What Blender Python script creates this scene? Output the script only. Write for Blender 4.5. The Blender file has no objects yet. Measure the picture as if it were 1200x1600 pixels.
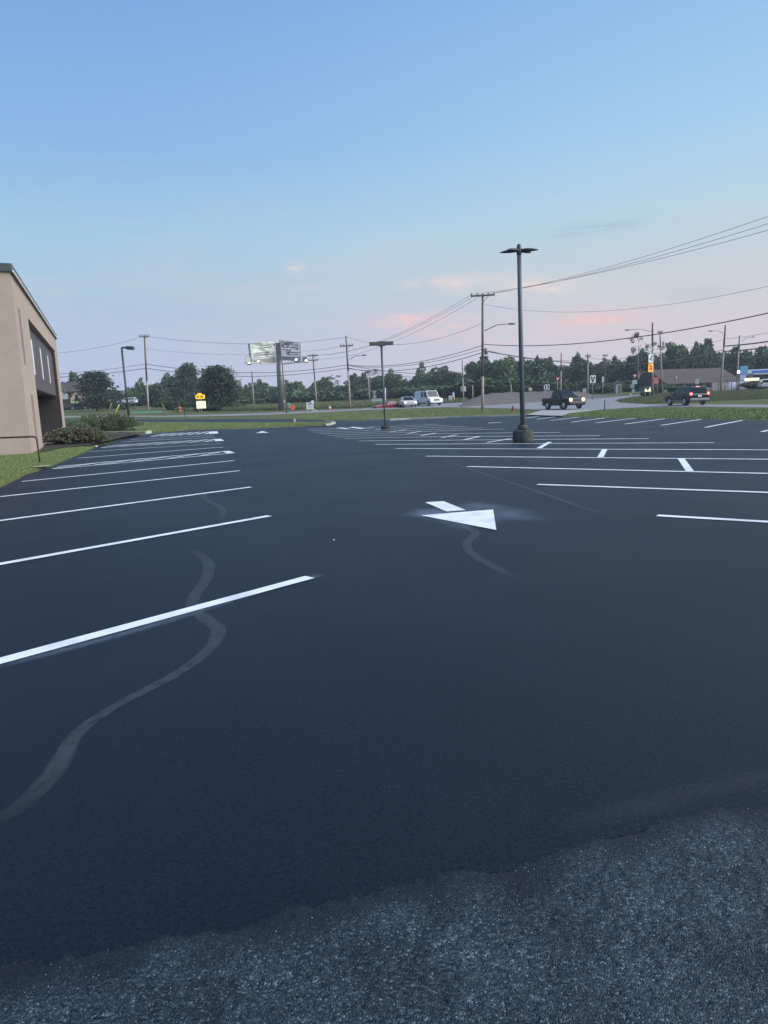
import bpy, bmesh, math, random
import numpy as np
from mathutils import Vector, Matrix
random.seed(7); np.random.seed(7)
scene = bpy.context.scene
COL = scene.collection
R = math.radians
PI = math.pi

# ------------------------------------------------------------------ camera
F_PX, CX, CY, CAM_H = 1067.0, 600.0, 800.0, 1.3
PITCH, ROLL = R(8.976), R(-2.341)
fw = np.array([0, math.cos(PITCH), -math.sin(PITCH)])
rt0 = np.array([1.0, 0, 0]); up0 = np.cross(rt0, fw)
rt = rt0*math.cos(ROLL) + up0*math.sin(ROLL)
up = -rt0*math.sin(ROLL) + up0*math.cos(ROLL)
cam_d = bpy.data.cameras.new('camera'); cam = bpy.data.objects.new('camera', cam_d); COL.objects.link(cam)
cam_d.sensor_fit = 'VERTICAL'; cam_d.sensor_height = 24.0; cam_d.lens = 24.0*F_PX/1600.0
cam_d.clip_start = 0.05; cam_d.clip_end = 6000
cam.matrix_world = Matrix(((rt[0], up[0], -fw[0], 0), (rt[1], up[1], -fw[1], 0), (rt[2], up[2], -fw[2], CAM_H), (0, 0, 0, 1)))
scene.camera = cam

def lin(r, g, b):
    f = lambda c: (c/255/12.92) if c/255 <= .04045 else ((c/255+.055)/1.055)**2.4
    return (f(r), f(g), f(b), 1.0)
def ray(px, py):
    return fw + (px-CX)/F_PX*rt - (py-CY)/F_PX*up
def az_el(px, py):
    d = ray(px, py); return math.atan2(d[0], d[1]), math.atan2(d[2], math.hypot(d[0], d[1]))

# ------------------------------------------------------------------ world: dusk sky
SUN_EL, SUN_AZ = R(34), R(108)     # soft glow from behind right
world = bpy.data.worlds.new('World'); scene.world = world; world.use_nodes = True
nt = world.node_tree; nt.nodes.clear(); N = nt.nodes.new; LK = nt.links.new
def wmath(op, a, b=None, c=None):
    n = N('ShaderNodeMath'); n.operation = op
    for i, v in enumerate((a, b, c)):
        if v is None: continue
        if isinstance(v, (int, float)): n.inputs[i].default_value = v
        else: LK(v, n.inputs[i])
    return n.outputs[0]
w_out = N('ShaderNodeOutputWorld'); tc = N('ShaderNodeTexCoord'); sep = N('ShaderNodeSeparateXYZ')
LK(tc.outputs['Generated'], sep.inputs[0])
azn = wmath('ARCTAN2', sep.outputs[0], sep.outputs[1]); eln = wmath('ARCSINE', sep.outputs[2])
def ramp(stops):
    n = N('ShaderNodeValToRGB'); cr = n.color_ramp; cr.interpolation = 'EASE'
    while len(cr.elements) > 1: cr.elements.remove(cr.elements[-1])
    for i, (deg, col) in enumerate(stops):
        pos = (deg+10)/100
        e = cr.elements[0] if i == 0 else cr.elements.new(pos)
        e.position = pos; e.color = lin(*col)
    cr.interpolation = 'LINEAR'
    return n
elpos = wmath('DIVIDE', wmath('ADD', wmath('MULTIPLY', eln, 180/PI), 10.0), 100.0)
rampL = ramp([(-10, (140, 150, 170)), (0, (182, 192, 226)), (5, (182, 196, 223)), (9, (172, 199, 220)), (13, (163, 200, 226)), (19, (139, 183, 230)), (28, (121, 167, 224)), (50, (102, 148, 208)), (90, (90, 134, 196))])
rampR = ramp([(-10, (150, 150, 165)), (0, (220, 206, 216)), (5, (216, 207, 213)), (9, (203, 210, 215)), (13, (187, 214, 229)), (19, (165, 205, 238)), (28, (142, 187, 234)), (50, (112, 158, 214)), (90, (90, 134, 196))])
LK(elpos, rampL.inputs[0]); LK(elpos, rampR.inputs[0])
mixsky = N('ShaderNodeMix'); mixsky.data_type = 'RGBA'
sidef = N('ShaderNodeMapRange'); sidef.inputs[1].default_value = -0.5; sidef.inputs[2].default_value = 0.55
sidef.interpolation_type = 'SMOOTHSTEP'
LK(wmath('SINE', azn), sidef.inputs[0]); LK(sidef.outputs[0], mixsky.inputs[0])
LK(rampL.outputs[0], mixsky.inputs[6]); LK(rampR.outputs[0], mixsky.inputs[7])
comb = N('ShaderNodeCombineXYZ'); LK(wmath('MULTIPLY', azn, 5.0), comb.inputs[0]); LK(wmath('MULTIPLY', eln, 26.0), comb.inputs[1])
noi = N('ShaderNodeTexNoise'); noi.inputs['Scale'].default_value = 1.4; noi.inputs['Detail'].default_value = 9; noi.inputs['Roughness'].default_value = .62; noi.inputs['Distortion'].default_value = .8
LK(comb.outputs[0], noi.inputs[0])
comb2 = N('ShaderNodeCombineXYZ'); LK(wmath('MULTIPLY', azn, 14.0), comb2.inputs[0]); LK(wmath('MULTIPLY', eln, 60.0), comb2.inputs[1])
noi2 = N('ShaderNodeTexNoise'); noi2.inputs['Scale'].default_value = 1.6; noi2.inputs['Detail'].default_value = 9; noi2.inputs['Roughness'].default_value = .62; noi2.inputs['Distortion'].default_value = .6
LK(comb2.outputs[0], noi2.inputs[0])
cur = mixsky.outputs[2]
def lay(cur, fac, col):
    m = N('ShaderNodeMix'); m.data_type = 'RGBA'; LK(fac, m.inputs[0]); LK(cur, m.inputs[6])
    m.inputs[7].default_value = col; return m.outputs[2]
# thin veils of cloud low over the horizon, all the way round
band = wmath('MULTIPLY', N and wmath('SMOOTH_MIN', wmath('MULTIPLY', eln, 9.0), 1.0, .3), wmath('SUBTRACT', 1.0, wmath('MULTIPLY', eln, 3.0)))
bandc = N('ShaderNodeClamp'); LK(band, bandc.inputs[0])
veil = N('ShaderNodeMapRange'); veil.inputs[1].default_value = .48; veil.inputs[2].default_value = .75; LK(noi.outputs[0], veil.inputs[0])
cur = lay(cur, wmath('MULTIPLY', wmath('MULTIPLY', veil.outputs[0], bandc.outputs[0]), .85), lin(202, 204, 216))
def puff(cur, px, py, sx, sy, amt, col):
    a0, e0 = az_el(px, py)
    u = wmath('DIVIDE', wmath('SUBTRACT', azn, a0), sx/F_PX); v = wmath('DIVIDE', wmath('SUBTRACT', eln, e0), sy/F_PX)
    g = wmath('EXPONENT', wmath('MULTIPLY', wmath('ADD', wmath('MULTIPLY', u, u), wmath('MULTIPLY', v, v)), -1.0))
    mr = N('ShaderNodeMapRange'); mr.inputs[1].default_value = .35; mr.inputs[2].default_value = .68; LK(noi2.outputs[0], mr.inputs[0])
    return lay(cur, wmath('MULTIPLY', wmath('MULTIPLY', g, mr.outputs[0]), amt), col)
pink = lin(250, 200, 200)
for px, py, sx, sy, amt, col in ((690, 442, 55, 9, 1.0, lin(244, 218, 210)), (462, 417, 16, 8, 1.0, lin(234, 218, 220)), (480, 449, 20, 6, .7, lin(215, 212, 220)),
        (640, 502, 60, 13, 1.0, lin(250, 205, 200)), (690, 512, 60, 16, .7, pink), (840, 450, 80, 14, .9, lin(242, 220, 212)), (930, 496, 60, 14, .9, lin(255, 196, 186)), (860, 520, 130, 18, .45, lin(240, 205, 208)),
        (285, 415, 50, 26, .5, lin(190, 200, 216)), (560, 408, 70, 28, .4, lin(196, 208, 222)),
        (420, 470, 150, 16, .5, lin(198, 206, 218)), (760, 438, 60, 12, .7, lin(232, 218, 216)), (1000, 470, 120, 16, .5, lin(214, 210, 214)), (300, 430, 110, 20, .4, lin(186, 200, 218)), (610, 385, 60, 12, .4, lin(188, 206, 222)),
        (925, 357, 75, 8, .7, lin(150, 182, 208)), (1060, 456, 26, 9, .6, lin(172, 184, 202)), (1120, 458, 26, 8, .55, lin(172, 184, 202)),
        (200, 490, 240, 22, .35, lin(160, 182, 218)), (330, 540, 180, 20, .3, lin(168, 186, 220))):
    cur = puff(cur, px, py, sx, sy, amt, col)
bg = N('ShaderNodeBackground'); LK(cur, bg.inputs[0]); bg.inputs[1].default_value = 0.98
nish = N('ShaderNodeTexSky'); nish.sky_type = 'NISHITA'; nish.sun_disc = False
nish.sun_elevation = SUN_EL; nish.sun_rotation = SUN_AZ
bg2 = N('ShaderNodeBackground'); LK(nish.outputs[0], bg2.inputs[0]); bg2.inputs[1].default_value = 0.006
add = N('ShaderNodeAddShader'); LK(bg.outputs[0], add.inputs[0]); LK(bg2.outputs[0], add.inputs[1]); LK(add.outputs[0], w_out.inputs[0])

# ------------------------------------------------------------------ afterglow: one weak, very soft sun
sd = bpy.data.lights.new('sun', 'SUN'); sd.energy = 4.4; sd.angle = R(50); sd.color = (1.0, .95, .90)
sun = bpy.data.objects.new('sun', sd); COL.objects.link(sun)
sdir = Vector((math.sin(SUN_AZ)*math.cos(SUN_EL), math.cos(SUN_AZ)*math.cos(SUN_EL), math.sin(SUN_EL)))
sun.rotation_euler = sdir.to_track_quat('Z', 'Y').to_euler()

vs = scene.view_settings
vs.view_transform = 'Standard'; vs.look = 'None'; vs.gamma = 1; vs.use_curve_mapping = False; vs.exposure = 0.0

# ------------------------------------------------------------------ helpers: ground shape
def sstep(a, b, x):
    t = np.clip((x-a)/(b-a), 0, 1); return t*t*(3-2*t)
def H(x, y):
    x = np.asarray(x, float); y = np.asarray(y, float)
    yy = np.maximum(y, 5.0); px = 600+1067*np.clip(x/yy, -2, 2)
    st = np.interp(px, [-400, 250, 480, 560, 900, 1300], [44, 44, 59, 62, 64, 60])
    sl = np.interp(px, [-400, 250, 420, 1300], [.026, .026, .021, .021])
    u = yy-st; rampz = np.where(u > 0, np.sqrt(u*u+9)-3, 0)
    rampz = np.where(rampz > 150, 150+(rampz-150)*.15, rampz)
    dip = -.17*np.exp(-((x+4)/6.5)**2)*sstep(24, 35, y)*(1-sstep(46, 54, y))
    return rampz*sl*np.where(y < 5, 0, 1)+dip
def hz(x, y): return float(H(x, y))
def GP(px, py, far=320.0):
    d = ray(px, py); o = np.array([0, 0, CAM_H]); ts = np.concatenate([np.linspace(.3, 60, 500), np.linspace(60, far, 900)[1:]])
    P = o+ts[:, None]*d; g = P[:, 2]-H(P[:, 0], P[:, 1]); k = np.where(g < 0)[0]
    if not len(k): return P[-1]
    k = k[0]
    if k == 0: return P[0]
    a, b = ts[k-1], ts[k]
    for _ in range(30):
        m = (a+b)/2; q = o+m*d
        if q[2]-hz(q[0], q[1]) < 0: b = m
        else: a = m
    q = o+a*d; q[2] = hz(q[0], q[1]); return q
def AT(px, py, Y):
    d = ray(px, py); t = Y/d[1]; return np.array([d[0]*t, Y, CAM_H+d[2]*t])
def BASE(px, py, Y):
    p = AT(px, py, Y); p[2] = hz(p[0], p[1]); return p

# ------------------------------------------------------------------ helpers: objects
def link(o): COL.objects.link(o); return o
def tag(o, label=None, cat=None, group=None, kind=None):
    if label: o['label'] = label
    if cat: o['category'] = cat
    if group: o['group'] = group
    if kind: o['kind'] = kind
    return o
def thing(name, label, cat, loc=(0, 0, 0), rz=0, group=None):
    o = bpy.data.objects.new(name, None); link(o); o.empty_display_size = .2
    o.location = tuple(float(v) for v in loc); o.rotation_euler = (0, 0, rz); return tag(o, label, cat, group)
class MB:
    def __init__(s): s.v = []; s.f = []; s.sm = []
    def add(s, vs_, fs, smooth=False):
        o = len(s.v); s.v += [tuple(float(c) for c in p) for p in vs_]; s.f += [tuple(i+o for i in f) for f in fs]; s.sm += [smooth]*len(fs); return s
    def box(s, c, size, rz=0, rx=0, ry=0):
        hx, hy, hz_ = [d/2 for d in size]
        m = Matrix.Translation(Vector([float(q) for q in c])) @ Matrix.Rotation(rz, 4, 'Z') @ Matrix.Rotation(ry, 4, 'Y') @ Matrix.Rotation(rx, 4, 'X')
        P = [m @ Vector((x, y, z)) for z in (-hz_, hz_) for y in (-hy, hy) for x in (-hx, hx)]
        return s.add(P, [(0, 2, 3, 1), (4, 5, 7, 6), (0, 1, 5, 4), (2, 6, 7, 3), (0, 4, 6, 2), (1, 3, 7, 5)])
    def tube(s, pts, rad, n=8, cap=True, smooth=True):
        pts = [Vector([float(c) for c in p]) for p in pts]
        if not isinstance(rad, (list, tuple)): rad = [rad]*len(pts)
        vs_, fs = [], []
        for i, p in enumerate(pts):
            d = (pts[min(i+1, len(pts)-1)]-pts[max(i-1, 0)]).normalized()
            a = d.cross(Vector((0, 0, 1)))
            if a.length < .05: a = Vector((1, 0, 0))
            a.normalize(); b = d.cross(a).normalized()
            vs_ += [p+(a*math.cos(2*PI*k/n)+b*math.sin(2*PI*k/n))*rad[i] for k in range(n)]
        for i in range(len(pts)-1):
            fs += [(i*n+k, i*n+(k+1) % n, (i+1)*n+(k+1) % n, (i+1)*n+k) for k in range(n)]
        s.add(vs_, fs, smooth)
        if cap:
            o = len(s.v)-len(vs_); s.f += [tuple(o+k for k in range(n))[::-1], tuple(o+(len(pts)-1)*n+k for k in range(n))]; s.sm += [False, False]
        return s
    def lathe(s, prof, c=(0, 0, 0), n=16, smooth=True):
        return s.tube([(c[0], c[1], c[2]+z) for r_, z in prof], [r_ for r_, z in prof], n, True, smooth) if False else s._lathe(prof, c, n, smooth)
    def _lathe(s, prof, c, n, smooth):
        vs_ = [(c[0]+r_*math.cos(2*PI*k/n), c[1]+r_*math.sin(2*PI*k/n), c[2]+z) for r_, z in prof for k in range(n)]
        fs = [(i*n+k, i*n+(k+1) % n, (i+1)*n+(k+1) % n, (i+1)*n+k) for i in range(len(prof)-1) for k in range(n)]
        fs.append(tuple(range(n))[::-1]); fs.append(tuple((len(prof)-1)*n+k for k in range(n)))
        return s.add(vs_, fs, smooth)
    def prism(s, poly, axis, a, b):
        # poly in two coordinates, extruded along the third from a to b
        def q(p, t): return {'x': (t, p[0], p[1]), 'y': (p[0], t, p[1]), 'z': (p[0], p[1], t)}[axis]
        n = len(poly); vs_ = [q(p, a) for p in poly]+[q(p, b) for p in poly]
        return s.add(vs_, [tuple(range(n)), tuple(range(n, 2*n))[::-1]]+[(i, i+n, (i+1) % n+n, (i+1) % n) for i in range(n)])
    def quad(s, *p): return s.add(p, [tuple(range(len(p)))])
    def ell(s, c, r, nu=12, nv=8):
        vs_, fs = [], []
        for j in range(nv+1):
            t = PI*j/nv
            for i in range(nu):
                a = 2*PI*i/nu; vs_.append((c[0]+r[0]*math.sin(t)*math.cos(a), c[1]+r[1]*math.sin(t)*math.sin(a), c[2]-r[2]*math.cos(t)))
        for j in range(nv):
            fs += [(j*nu+i, j*nu+(i+1) % nu, (j+1)*nu+(i+1) % nu, (j+1)*nu+i) for i in range(nu)]
        return s.add(vs_, fs, True)
    def build(s, name, m, parent=None, bevel=0, fixn=True):
        me = bpy.data.meshes.new(name); me.from_pydata(s.v, [], s.f); me.update()
        me.polygons.foreach_set('use_smooth', s.sm)
        if fixn or bevel:
            bm = bmesh.new(); bm.from_mesh(me)
            if fixn: bmesh.ops.recalc_face_normals(bm, faces=bm.faces)
            if bevel: bmesh.ops.bevel(bm, geom=[e for e in bm.edges if e.is_manifold and e.calc_face_angle(0) > .5], offset=bevel, segments=2, affect='EDGES', profile=.6, clamp_overlap=True)
            bm.to_mesh(me); bm.free()
        me.materials.append(m)
        o = link(bpy.data.objects.new(name, me)); o.parent = parent; return o
def copy_tree(o, parent=None):
    c = o.copy(); link(c); c.parent = parent
    for ch in list(o.children): copy_tree(ch, c)
    return c
def np_mesh(name, verts, faces, m, parent=None, smooth=False):
    me = bpy.data.meshes.new(name); k = faces.shape[1]
    me.vertices.add(len(verts)); me.vertices.foreach_set('co', np.asarray(verts, np.float32).ravel())
    me.loops.add(faces.size); me.loops.foreach_set('vertex_index', faces.astype(np.int32).ravel())
    me.polygons.add(len(faces)); me.polygons.foreach_set('loop_start', np.arange(0, faces.size, k, dtype=np.int32))
    me.update(calc_edges=True)
    if smooth: me.polygons.foreach_set('use_smooth', np.ones(len(faces), bool))
    me.materials.append(m)
    if name is None: return me
    o = link(bpy.data.objects.new(name, me)); o.parent = parent; return o

# ------------------------------------------------------------------ materials
def mat(name, col, rough=.6, metal=0.0, var=0.0, scale=4.0, bump=0.0, bscale=None, emit=None, estr=0.0, col2=None, spec=.5, detail=6, alpha=None):
    m = bpy.data.materials.new(name); m.use_nodes = True; t = m.node_tree; b = t.nodes['Principled BSDF']
    b.inputs['Base Color'].default_value = (*col[:3], 1); b.inputs['Roughness'].default_value = rough; b.inputs['Metallic'].default_value = metal
    b.inputs['Specular IOR Level'].default_value = spec
    tcn = t.nodes.new('ShaderNodeTexCoord')
    if var or col2:
        n = t.nodes.new('ShaderNodeTexNoise'); n.inputs['Scale'].default_value = scale; n.inputs['Detail'].default_value = detail; n.inputs['Roughness'].default_value = .62
        t.links.new(tcn.outputs['Object'], n.inputs[0])
        mp = t.nodes.new('ShaderNodeMapRange'); mp.inputs[1].default_value = .32; mp.inputs[2].default_value = .68; t.links.new(n.outputs[0], mp.inputs[0])
        mx = t.nodes.new('ShaderNodeMix'); mx.data_type = 'RGBA'; t.links.new(mp.outputs[0], mx.inputs[0])
        c2 = col2[:3] if col2 else tuple(c*(1+var) for c in col[:3]); c1 = col[:3] if col2 else tuple(c*(1-var) for c in col[:3])
        mx.inputs[6].default_value = (*c1, 1); mx.inputs[7].default_value = (*c2, 1); t.links.new(mx.outputs[2], b.inputs['Base Color'])
    if bump:
        n2 = t.nodes.new('ShaderNodeTexNoise'); n2.inputs['Scale'].default_value = bscale or scale*6; n2.inputs['Detail'].default_value = 4
        t.links.new(tcn.outputs['Object'], n2.inputs[0]); bp = t.nodes.new('ShaderNodeBump'); bp.inputs['Strength'].default_value = bump; bp.inputs['Distance'].default_value = .02
        t.links.new(n2.outputs[0], bp.inputs['Height']); t.links.new(bp.outputs[0], b.inputs['Normal'])
    if emit: b.inputs['Emission Color'].default_value = (*emit[:3], 1); b.inputs['Emission Strength'].default_value = estr
    return m
def leafmat(name, c1, c2, c3=None, rough=.75):
    m = bpy.data.materials.new(name); m.use_nodes = True; t = m.node_tree; b = t.nodes['Principled BSDF']
    g = t.nodes.new('ShaderNodeNewGeometry'); oi = t.nodes.new('ShaderNodeObjectInfo')
    mx = t.nodes.new('ShaderNodeMix'); mx.data_type = 'RGBA'; mx.inputs[6].default_value = (*c1, 1); mx.inputs[7].default_value = (*c2, 1)
    t.links.new(g.outputs['Random Per Island'], mx.inputs[0])
    hs = t.nodes.new('ShaderNodeHueSaturation'); t.links.new(mx.outputs[2], hs.inputs['Color'])
    mh = t.nodes.new('ShaderNodeMapRange'); mh.inputs[3].default_value = .485; mh.inputs[4].default_value = .52; t.links.new(oi.outputs['Random'], mh.inputs[0]); t.links.new(mh.outputs[0], hs.inputs['Hue'])
    mv = t.nodes.new('ShaderNodeMapRange'); mv.inputs[3].default_value = .75; mv.inputs[4].default_value = 1.3; t.links.new(oi.outputs['Random'], mv.inputs[0]); t.links.new(mv.outputs[0], hs.inputs['Value'])
    t.links.new(hs.outputs[0], b.inputs['Base Color']); b.inputs['Roughness'].default_value = rough; b.inputs['Specular IOR Level'].default_value = .25
    return m
M = {}
M['leaf'] = leafmat('broad_leaves', (.048, .080, .048), (.115, .17, .085))
M['leaf_light'] = leafmat('light_leaves', (.062, .10, .045), (.135, .195, .08))
M['needle'] = leafmat('needles', (.028, .050, .036), (.070, .105, .062))
M['dead'] = leafmat('thin_leaves', (.045, .055, .045), (.09, .10, .075))
M['juniper'] = leafmat('juniper_leaves', (.07, .115, .055), (.22, .275, .15))
M['juniper_grey'] = leafmat('twiggy_juniper_leaves', (.11, .125, .08), (.29, .30, .20))
M['grass'] = leafmat('grass_blades', (.11, .155, .055), (.21, .25, .10))
M['meadow'] = leafmat('meadow_blades', (.10, .13, .058), (.20, .215, .11))
M['bark'] = mat('bark', (.10, .085, .065), .9, var=.3, scale=6, bump=.4)
M['pale_bark'] = mat('pale_bark', (.28, .25, .20), .9, var=.3, scale=6)
M['wood'] = mat('weathered_pole_wood', (.16, .125, .095), .85, var=.3, scale=3, bump=.3)
M['wood_pale'] = mat('pale_pole_wood', (.34, .29, .23), .85, var=.25, scale=3, bump=.3)
M['dark_steel'] = mat('dark_bronze_paint', (.055, .06, .068), .5, .2, var=.25, scale=5)
M['lamp_pole'] = mat('grey_bronze_paint', (.095, .107, .125), .55, .1, var=.2, scale=3)
M['olive_paint'] = mat('olive_grey_paint', (.10, .112, .09), .6, .1, var=.15, scale=4)
M['grey_steel'] = mat('grey_steel', (.25, .26, .27), .5, .6, var=.15, scale=5)
M['cable'] = mat('cable_black', (.02, .02, .025), .6)
M['concrete'] = mat('concrete', (.34, .33, .30), .9, var=.2, scale=3, bump=.3, bscale=40)
M['old_concrete'] = mat('weathered_concrete', (.026, .030, .026), .95, col2=(.095, .098, .085), scale=7, bump=.8, bscale=30)
M['curb'] = mat('curb_concrete', (.42, .41, .37), .9, var=.2, scale=2)
M['road'] = mat('road_asphalt', (.24, .24, .25), .85, var=.15, scale=.6, bump=.3, bscale=60)
M['drive'] = mat('pale_drive', (.36, .35, .34), .9, var=.15, scale=.8)
M['stucco'] = mat('beige_stucco', (.405, .328, .272), .95, var=.07, scale=1.2, bump=.35, bscale=90)
M['stucco2'] = mat('darker_stucco', (.235, .185, .16), .95, var=.07, scale=1.2, bump=.35, bscale=90)
M['panel'] = mat('brown_panel', (.088, .074, .076), .6, var=.12, scale=2)
M['darkbrick'] = mat('dark_brick', (.024, .019, .018), .85, var=.3, scale=9, bump=.4)
M['coping'] = mat('dark_metal_coping', (.09, .10, .10), .5, .4, var=.15, scale=3)
M['glass'] = mat('dark_glass', (.02, .025, .03), .10, spec=.3)
M['pane_sky'] = mat('sky_white_pane', (.86, .86, .86), .25, spec=.8)  # white base puts the reflected sky into the pane colour
M['rust'] = mat('rusty_red_pipe', (.10, .035, .03), .6, .2, var=.35, scale=8)
M['mulch'] = mat('dark_mulch', (.022, .017, .016), .95, col2=(.055, .042, .037), scale=22, bump=1, bscale=50)
M['stone'] = mat('white_stone', (.7, .7, .66), .8, var=.15, scale=9)
M['white'] = mat('white_paint_metal', (.72, .72, .72), .5, var=.08, scale=3)
M['tyre'] = mat('tyre_rubber', (.02, .02, .022), .85)
M['rim'] = mat('alloy_rim', (.55, .55, .57), .35, .7)
M['chrome'] = mat('chrome', (.6, .6, .62), .2, .9)
M['lamp_warm'] = mat('lit_headlight', (1, .9, .7), .3, emit=(1, .66, .26), estr=5)
M['lamp_white'] = mat('lit_headlight_white', (1, .95, .8), .3, emit=(1, .86, .58), estr=5)
M['lamp_flood'] = mat('lit_floodlight', (1, 1, .9), .3, emit=(1, .96, .82), estr=4)
M['brake'] = mat('lit_brake_light', (.6, .02, .03), .3, emit=(1, .06, .08), estr=3.0)
M['brake_core'] = mat('lit_brake_core', (.8, .2, .2), .3, emit=(1, .35, .33), estr=4.0)
M['lens_red'] = mat('red_lens', (.35, .02, .02), .2)
M['lens_clear'] = mat('clear_lens', (.7, .72, .75), .15, spec=.8)
M['plastic_black'] = mat('black_plastic', (.025, .025, .027), .55)
M['orange'] = mat('orange_sign', (.75, .13, .035), .6, emit=(1, .15, .04), estr=.12)
M['yellow_sign'] = mat('lit_yellow_sign', (.8, .5, .03), .5, emit=(1, .55, .03), estr=.75)
M['sign_lit'] = mat('lit_pale_sign', (.9, .85, .6), .5, emit=(1, .9, .62), estr=.75)
M['sign_orange_lit'] = mat('lit_orange_sign', (.9, .4, .05), .5, emit=(1, .42, .06), estr=.8)
M['sign_white'] = mat('white_sign_face', (.78, .78, .76), .5, var=.04, scale=3)
M['sign_black'] = mat('black_sign_print', (.015, .015, .017), .6)
M['sign_red'] = mat('red_sign_face', (.50, .07, .06), .5)
M['sign_green'] = mat('pale_green_sign_face', (.33, .46, .42), .5)
M['sign_back'] = mat('bare_sign_back', (.40, .41, .41), .5, .5)
M['blue_sign'] = mat('blue_sign_face', (.10, .26, .42), .5, emit=(.1, .35, .6), estr=.12)
M['pale_blue'] = mat('pale_blue_panel', (.38, .44, .62), .5, var=.25, scale=1.3)
M['yellow'] = mat('yellow_guard', (.62, .46, .05), .5)
M['wood_guard'] = mat('brown_guard', (.25, .18, .08), .8)
M['roof'] = mat('brown_shingles', (.085, .062, .058), .95, var=.2, scale=1.5, bump=.5, bscale=12)
M['wall_pale'] = mat('pale_wall', (.50, .50, .47), .9, var=.1, scale=.8)
M['wall_brown'] = mat('brown_wall', (.16, .10, .07), .9, var=.2, scale=.8)
M['wall_cream'] = mat('cream_wall', (.62, .56, .36), .9, var=.1, scale=.8)
M['fence'] = mat('grey_fence_boards', (.21, .20, .21), .9, var=.25, scale=2)
M['canopy_blue'] = mat('blue_canopy_stripe', (.10, .17, .50), .5, emit=(.12, .22, .7), estr=.25)
M['canopy_white'] = mat('white_canopy_edge', (.75, .78, .8), .5, emit=(.8, .9, 1), estr=.2)
M['embank'] = mat('stone_embankment', (.075, .066, .062), .95, col2=(.155, .138, .128), scale=5, bump=1, bscale=12)
M['hydrant'] = mat('hydrant_paint', (.34, .12, .05), .6, var=.2, scale=9)
M['green_box'] = mat('pale_green_plastic', (.20, .42, .28), .6)
M['post_tan'] = mat('tan_post', (.36, .30, .22), .8)

# paint of the parking lines, worn a little
def paint_mat():
    m = bpy.data.materials.new('white_line_paint'); m.use_nodes = True; t = m.node_tree; b = t.nodes['Principled BSDF']
    g = t.nodes.new('ShaderNodeNewGeometry'); n = t.nodes.new('ShaderNodeTexNoise'); n.inputs['Scale'].default_value = 3.5; n.inputs['Detail'].default_value = 7
    t.links.new(g.outputs['Position'], n.inputs[0])
    mx = t.nodes.new('ShaderNodeMix'); mx.data_type = 'RGBA'; mx.inputs[6].default_value = (.70, .72, .74, 1); mx.inputs[7].default_value = (.90, .92, .93, 1)
    mp = t.nodes.new('ShaderNodeMapRange'); mp.inputs[1].default_value = .35; mp.inputs[2].default_value = .6
    t.links.new(n.outputs[0], mp.inputs[0]); t.links.new(mp.outputs[0], mx.inputs[0]); t.links.new(mx.outputs[2], b.inputs['Base Color'])
    n2 = t.nodes.new('ShaderNodeTexNoise'); n2.inputs['Scale'].default_value = 160; t.links.new(g.outputs['Position'], n2.inputs[0])
    bp = t.nodes.new('ShaderNodeBump'); bp.inputs['Strength'].default_value = .25; bp.inputs['Distance'].default_value = .004
    t.links.new(n2.outputs[0], bp.inputs['Height']); t.links.new(bp.outputs[0], b.inputs['Normal'])
    n3 = t.nodes.new('ShaderNodeTexNoise'); n3.inputs['Scale'].default_value = 38; n3.inputs['Detail'].default_value = 8; n3.inputs['Roughness'].default_value = .7; t.links.new(g.outputs['Position'], n3.inputs[0])
    m3 = t.nodes.new('ShaderNodeMapRange'); m3.inputs[1].default_value = .64; m3.inputs[2].default_value = .72; m3.inputs[4].default_value = .75; t.links.new(n3.outputs[0], m3.inputs[0])
    mw = t.nodes.new('ShaderNodeMix'); mw.data_type = 'RGBA'; t.links.new(m3.outputs[0], mw.inputs[0]); t.links.new(mx.outputs[2], mw.inputs[6]); mw.inputs[7].default_value = (.10, .11, .12, 1); t.links.new(mw.outputs[2], b.inputs['Base Color'])
    b.inputs['Roughness'].default_value = .40; return m
M['paint'] = paint_mat()
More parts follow.
